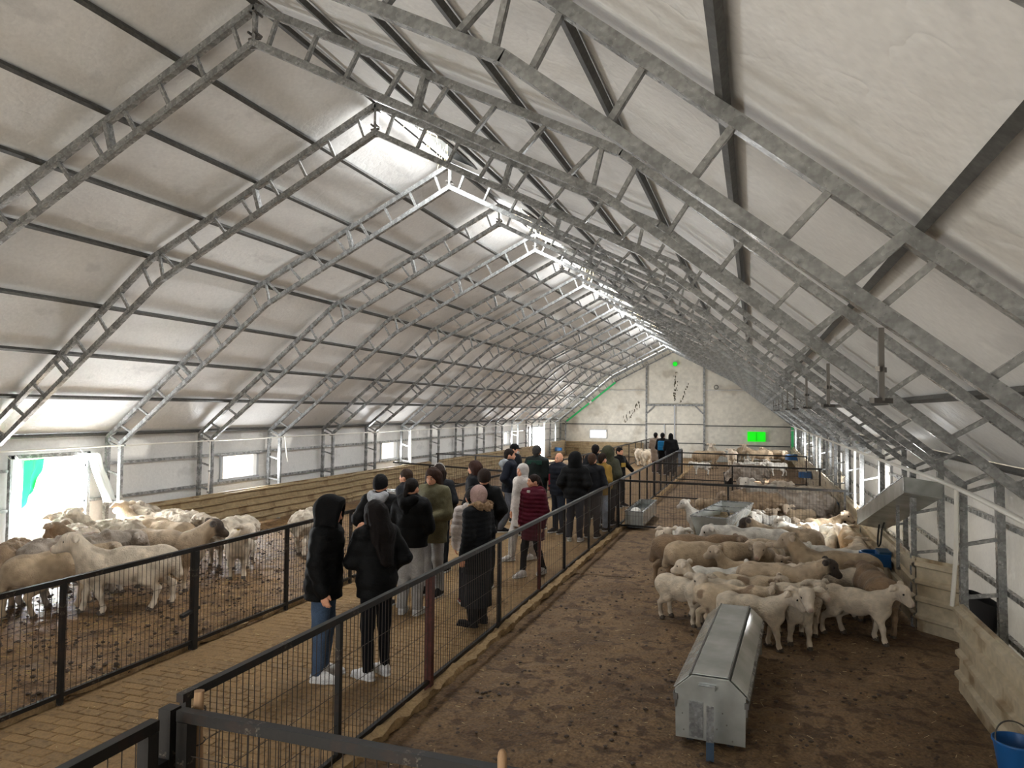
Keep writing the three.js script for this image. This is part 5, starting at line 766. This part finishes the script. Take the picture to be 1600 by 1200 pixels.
  const ja = []; for (const s of [1, -1]) ja.push(cap(arm[s].sh, arm[s].el, 0.07 + fat * 0.5, 0.064 + fat * 0.4), cap(arm[s].el, arm[s].hide ? [arm[s].wr[0] - 0.02, arm[s].wr[1] + 0.02, arm[s].wr[2]] : arm[s].wr, 0.064 + fat * 0.4, 0.048 + fat * 0.3));
  const jd = q ? (x, y, z) => -0.011 * Math.abs(Math.cos(Math.PI * (y + 0.01 * n3(x * 6, y * 6, z * 6)) / q)) + 0.008 + 0.004 * n3(x * 20, y * 20, z * 20) : (x, y, z) => 0.008 * n3(x * 9, y * 12, z * 9) + 0.005 * n3(x * 24, y * 24, z * 24);
  part(t, o.coat ? 'coat' : 'jacket', meshField({ groups: [{ k: 0.04, prims: jp, cut: (x, y, z, d) => Math.max(d, hem - y) }, { k: 0.03, prims: ja }], k: 0.035, disp: jd }, 0.0145 * fc), cloth(o.jacket, o.rough ?? 0.7, o.jacketMore));
  if (o.bag) { const g = new RoundedBoxGeometry(0.15, 0.4, 0.3, 3, 0.06).translate(-0.26, 1.2, 0); const b = part(t, 'backpack', quadUV(g, (x, y, z) => [z, y]), cloth(o.bag, 0.7), 'coloured backpack'); part(b, 'pocket', quadUV(new RoundedBoxGeometry(0.05, 0.16, 0.22, 3, 0.02).translate(-0.34, 1.1, 0), (x, y, z) => [z, y]), cloth(o.bag, 0.7)); }
  if (o.patch) { for (const [c, dx, y, z, w, h] of o.patch) part(t, 'chest_panel', quadUV(new RoundedBoxGeometry(0.03, h, w, 2, 0.012).translate(dx, y, z), (a, b, cc) => [cc, b]), cloth(c, 0.7)); }
  // head cover and hair
  for (const [n, c, name] of o.head ?? []) onHead(name ?? (n.includes('Hair') || n === 'bald' ? 'hair' : n === 'hijab' ? 'headscarf' : n === 'furHood' ? 'fur_trim' : n === 'beanie' ? 'beanie' : n === 'cap' ? 'cap' : 'hood'), headwear(n), cloth(c, n.includes('Hair') ? 0.72 : n === 'furHood' ? 0.95 : 0.8));
  if (o.band) onHead('hairband', new THREE.TorusGeometry(0.108, 0.009, 8, 28).rotateY(Math.PI / 2).scale(1, 1, 0.9), cloth(o.band, 0.6), -0.01, 0.16, 0);
  if (o.mask) onHead('face_mask', quadUV(new THREE.SphereGeometry(0.06, 16, 12).scale(0.75, 0.78, 0.98), (x, y, z) => [z, y]), cloth(o.mask, 0.8), 0.066, 0.075, 0);
  // shoes
  for (const s of [1, -1]) { const a = an(s), g = o.boots ? bootGeo : shoeGeo, p = part(t, o.boots ? 'boot' : 'shoe', g, cloth(o.shoes ?? 0x1a1a1c, 0.6)); p.position.set(a[0] + 0.02, Math.max(0, a[1] - 0.085), a[2]); p.rotation.y = -s * 0.15 + (o.feetTurn ?? 0); part(p, 'sole', soleGeo, cloth(o.sole ?? 0xe6e4df, 0.7)); if (!far && !o.boots) part(p, 'laces', laceGeo, cloth(o.lace ?? 0xdedbd5, 0.8)); if (o.stripes) for (const sz of [-1, 1]) for (const sx of [0.0, 0.025, 0.05]) { const m = part(p, 'stripe', boxGeo(0.012, 0.05, 0.004, 0, 0, 0), cloth(0x141416, 0.6)); m.position.set(sx, 0.06, sz * 0.043); m.rotation.z = 0.5; } }
  return t;
}
const BLK = 0x090a0b, HAIR = 0x1c1410, BRN = 0x3a251a;
[
  { label: 'hooded visitor in black puffer jacket and blue jeans beside the near fence', x: -3.73, D: 5.86, h: 1.6, th: 18, head: [['hoodUp', 0x08080a]], jacket: 0x08090a, quilt: 0.13, fat: 0.06, hem: 0.78, lean: 0.08, trousers: 0x4c5e76, legWidth: 1.0, shoes: 0xeceae6, armR: 'down', armL: 'pocket', headPitch: -14, hand: 1 },
  { label: 'visitor with very long black hair and black jacket holding a hand to the mouth', x: -3.30, D: 6.07, h: 1.58, th: 158, head: [['veryLongHair', 0x150e0c]], jacket: 0x090a0b, quilt: 0.16, fat: 0.05, lean: 0.1, hem: 0.8, trousers: 0x101114, legWidth: 0.85, shoes: 0xeeecea, armL: 'phone', armR: 'pocket', headPitch: -10 },
  { label: 'visitor in a black beanie with pale hood seen from behind', x: -4.42, D: 8.19, h: 1.6, th: 95, head: [['beanie', 0x121214], ['hoodDown', 0xb9bbbf]], jacket: 0x08090a, quilt: 0.12, fat: 0.05, hem: 0.8, trousers: 0x1a1b20, shoes: 0x1a1a1c, armL: 'pocket', armR: 'pocket' },
  { label: 'visitor in black jacket and grey sweatpants with striped white sneakers, back turned', x: -3.92, D: 8.04, h: 1.6, th: 92, head: [['tiedHair', HAIR], ['hoodDown', 0x070708]], jacket: 0x070708, quilt: 0.17, fat: 0.045, hem: 0.86, trousers: 0xb2b0ae, legWidth: 1.12, shoes: 0xe9e7e3, stripes: true, armL: 'front', armR: 'front', headYaw: -10 },
  { label: 'girl with long brown hair in an olive parka looking down at the camera side', x: -4.05, D: 8.95, h: 1.66, th: -100, head: [['longHair', BRN]], jacket: 0x6b664c, fat: 0.04, hem: 0.72, flare: 0.01, trousers: 0xb4b2b1, shoes: 0x202022, armL: 'front', armR: 'front', headPitch: -16, headYaw: 6 },
  { label: 'dark haired boy in profile looking left behind the grey sweatpants visitor', x: -4.86, D: 9.75, h: 1.55, th: 178, head: [['shortHair', 0x3a2a20]], jacket: 0x24262b, fat: 0.03, hem: 0.84, trousers: 0x1c1e24, shoes: 0xdfe0e0, armL: 'pocket', armR: 'down' },
  { label: 'visitor with dark hair and white hairband half hidden behind the olive parka', x: -4.54, D: 10.25, h: 1.6, th: 95, head: [['longHair', 0x2a1b14]], band: 0xe8e4de, jacket: 0x1d1e22, fat: 0.03, hem: 0.84, trousers: 0x202228, shoes: 0x1d1d1f, armL: 'pocket', armR: 'pocket' },
  { label: 'girl with long auburn hair and dark coat looking left over the pink headscarf', x: -4.22, D: 10.9, h: 1.62, th: 188, head: [['longHair', 0x3b231a]], jacket: 0x18191d, fat: 0.04, hem: 0.75, trousers: 0x17181c, shoes: 0x1a1a1c, armL: 'down', armR: 'down', headPitch: -6 },
  { label: 'visitor with pink headscarf and long dark quilted coat with fur collar at the fence', x: -3.02, D: 7.9, h: 1.56, th: 165, head: [['hijab', 0xc9aaa3], ['furHood', 0xa5886a]], coat: true, jacket: 0x1d1f22, rough: 0.8, quilt: 0.06, fat: 0.045, hem: 0.66, flare: 0.01, trousers: 0x1a1b1e, skirt: 0x2e3033, shoes: 0x1b1c1f, boots: true, sole: 0x1b1c1f, armL: 'down', armR: 'down' },
  { label: 'visitor in cream puffer jacket and red shoes half hidden by the pink headscarf', x: -3.42, D: 8.72, h: 1.42, th: 120, head: [['shortHair', HAIR], ['hoodDown', 0xcfc4bb]], jacket: 0xd8ccc4, quilt: 0.09, fat: 0.05, hem: 0.8, trousers: 0x2a2b30, shoes: 0x8c2f33, armL: 'down', armR: 'pocket' },
  { label: 'brown capped visitor in black standing behind the pink headscarf', x: -3.56, D: 9.55, h: 1.6, th: 110, head: [['beanie', 0x2e221c]], jacket: 0x08090a, fat: 0.04, hem: 0.8, trousers: 0x1b1c20, shoes: 0x1a1a1c, armL: 'pocket', armR: 'pocket' },
  { label: 'young man in navy and grey hoodie with grey trousers facing right', x: -4.60, D: 13.8, h: 1.66, th: 14, head: [['shortHair', 0x221813], ['hoodDown', 0xa6abae]], jacket: 0x191d29, fat: 0.04, hem: 0.86, trousers: 0x6d7078, legWidth: 1.1, shoes: 0x232326, armL: 'pocket', armR: 'pocket', patch: [[0x9ba3a8, 0.155, 1.2, 0, 0.2, 0.3]], legs: 'walk' },
  { label: 'man in black cap and white mask behind the navy hoodie', x: -5.02, D: 15.4, h: 1.68, th: -5, head: [['cap', 0x090a0b], ['shortHair', 0x1b1512]], mask: 0xe6e6e4, jacket: 0x1c1e24, fat: 0.04, hem: 0.85, trousers: 0x202228, shoes: 0x1c1c1e, armL: 'down', armR: 'down' },
  { label: 'grey haired man in green and black jacket seen from behind', x: -4.28, D: 14.6, h: 1.7, th: 82, head: [['shortHair', 0x3c3936]], jacket: 0x1a211f, fat: 0.05, hem: 0.84, trousers: 0x23252b, shoes: 0x1c1c1e, armL: 'front', armR: 'front', patch: [[0x1c3f33, -0.135, 1.38, 0, 0.34, 0.09]] },
  { label: 'woman in white headscarf and cream tracksuit looking to the left', x: -3.62, D: 11.5, h: 1.55, th: -128, head: [['hijab', 0xd9d2cc]], jacket: 0xd6ccc4, rough: 0.9, fat: 0.035, hem: 0.62, flare: 0.02, trousers: 0xd8d0c8, legWidth: 1.1, shoes: 0xe6e3de, armL: 'down', armR: 'down', legs: 'walk' },
  { label: 'girl in maroon puffer coat and black leggings walking towards the camera', x: -3.13, D: 10.49, h: 1.48, th: -112, head: [['tiedHair', 0x2a1c16], ['hoodDown', 0x5a1626]], coat: true, jacket: 0x5b1528, quilt: 0.07, fat: 0.045, hem: 0.62, flare: 0.015, trousers: 0x16171c, legWidth: 0.8, shoes: 0xe8e5e1, armL: 'down', armR: 'down', legs: 'walk', headYaw: -30, patch: [[0xd8d4ce, 0.125, 1.4, 0, 0.07, 0.12]] },
  { label: 'balding man in dark quilted jacket with red lining facing left', x: -3.75, D: 14.35, h: 1.58, th: -118, head: [['bald', 0x2c2420]], jacket: 0x1c202a, quilt: 0.1, fat: 0.05, hem: 0.82, trousers: 0x2b303b, shoes: 0x2a2624, armL: 'pocket', armR: 'pocket', patch: [[0x7d1c2a, 0.1, 1.08, 0.15, 0.1, 0.36]] },
  { label: 'broad visitor in black hooded puffer jacket seen from behind near the fence', x: -3.22, D: 13.55, h: 1.62, th: 95, head: [['hoodUp', 0x08090a]], jacket: 0x070708, quilt: 0.14, fat: 0.06, hem: 0.84, trousers: 0x2b303a, shoes: 0xd9d7d3, sole: 0xe4e2de, armL: 'pocket', armR: 'pocket' },
  { label: 'brown haired man in dark jacket leaning on the fence beside the black puffer', x: -3.0, D: 14.05, h: 1.6, th: 88, head: [['shortHair', 0x4a3526]], jacket: 0x1a1b1f, fat: 0.04, hem: 0.86, trousers: 0x241f22, shoes: 0x2b2726, armL: 'pocket', armR: 'front' },
  { label: 'boy in mustard yellow jacket and pale jeans at the fence', x: -2.98, D: 14.95, h: 1.56, th: 60, head: [['shortHair', 0x2a1d15]], jacket: 0xa07e3a, fat: 0.035, hem: 0.8, trousers: 0xa9b4c2, shoes: 0x2a2827, armL: 'pocket', armR: 'pocket' },
  { label: 'visitor with olive green hood up beside the mustard jacket', x: -3.02, D: 15.75, h: 1.64, th: 85, head: [['hoodUp', 0x4c4c3a]], jacket: 0x4a4a3b, fat: 0.04, hem: 0.8, trousers: 0x1d1e22, shoes: 0x1d1d1f, armL: 'pocket', armR: 'pocket' },
  { label: 'visitor with dark hair only, standing behind the olive hood', x: -3.45, D: 16.5, h: 1.66, th: 90, head: [['shortHair', 0x171210]], jacket: 0x1a1b1f, fat: 0.04, hem: 0.84, trousers: 0x1d1e22, shoes: 0x1d1d1f, armL: 'pocket', armR: 'pocket' },
  { label: 'boy in black top with yellow chest print standing alone by the fence', x: -3.30, D: 18.8, h: 1.5, th: -28, head: [['shortHair', 0x131012]], jacket: 0x090a0b, fat: 0.025, hem: 0.86, trousers: 0x191a1e, legWidth: 1.05, shoes: 0x242426, armL: 'out', armR: 'out', legs: 'apart', patch: [[0xb8963a, 0.132, 1.22, 0, 0.2, 0.12]] },
  { label: 'far visitor in a beige coat left of the blue backpack', x: -3.80, D: 29.9, h: 1.58, th: 85, head: [['shortHair', 0x14100f]], coat: true, jacket: 0xa08f7f, fat: 0.04, hem: 0.5, trousers: 0x8a6f70, shoes: 0x2a2827, armL: 'front', armR: 'front' },
  { label: 'far visitor carrying a blue backpack', x: -3.42, D: 29.0, h: 1.6, th: 86, head: [['shortHair', 0x131012]], jacket: 0x090a0b, fat: 0.04, hem: 0.7, trousers: 0x090a0b, shoes: 0x1d1d1f, armL: 'front', armR: 'front', bag: 0x1f78ad },
  { label: 'far visitor in black robe and black headscarf beside the blue backpack', x: -3.04, D: 28.4, h: 1.6, th: 92, head: [['hijab', 0x131315]], coat: true, jacket: 0x131316, fat: 0.04, hem: 0.18, flare: 0.05, trousers: 0x131316, shoes: 0x18181a, armL: 'front', armR: 'front' },
].forEach(person);
{ const o = thing('grey_cloth', 'grey cloth hung over the far aisle fence beside the visitors', 'cloth', -2.72, 0, 28.1); const g = new THREE.PlaneGeometry(1.3, 0.62, 20, 10), p = g.attributes.position; for (let i = 0; i < p.count; i++) p.setZ(i, 0.04 + 0.02 * Math.sin(p.getX(i) * 18) * (0.4 - p.getY(i))); g.computeVertexNormals(); g.rotateY(Math.PI / 2).translate(0, 0.74, 0); part(o, 'front_fall', quadUV(g, (x, y, z) => [z, y]), cloth(0x5d6168, 0.9)); part(o, 'back_fall', quadUV(g.clone().scale(-1, 0.5, 1).translate(0, 0.52, 0), (x, y, z) => [z, y]), cloth(0x5d6168, 0.9)); }
console.log('people done');
scene.traverse((o) => { if (o.isLight && o.shadow && !o.isRectAreaLight) o.castShadow = true; });
renderer.render(scene, camera);
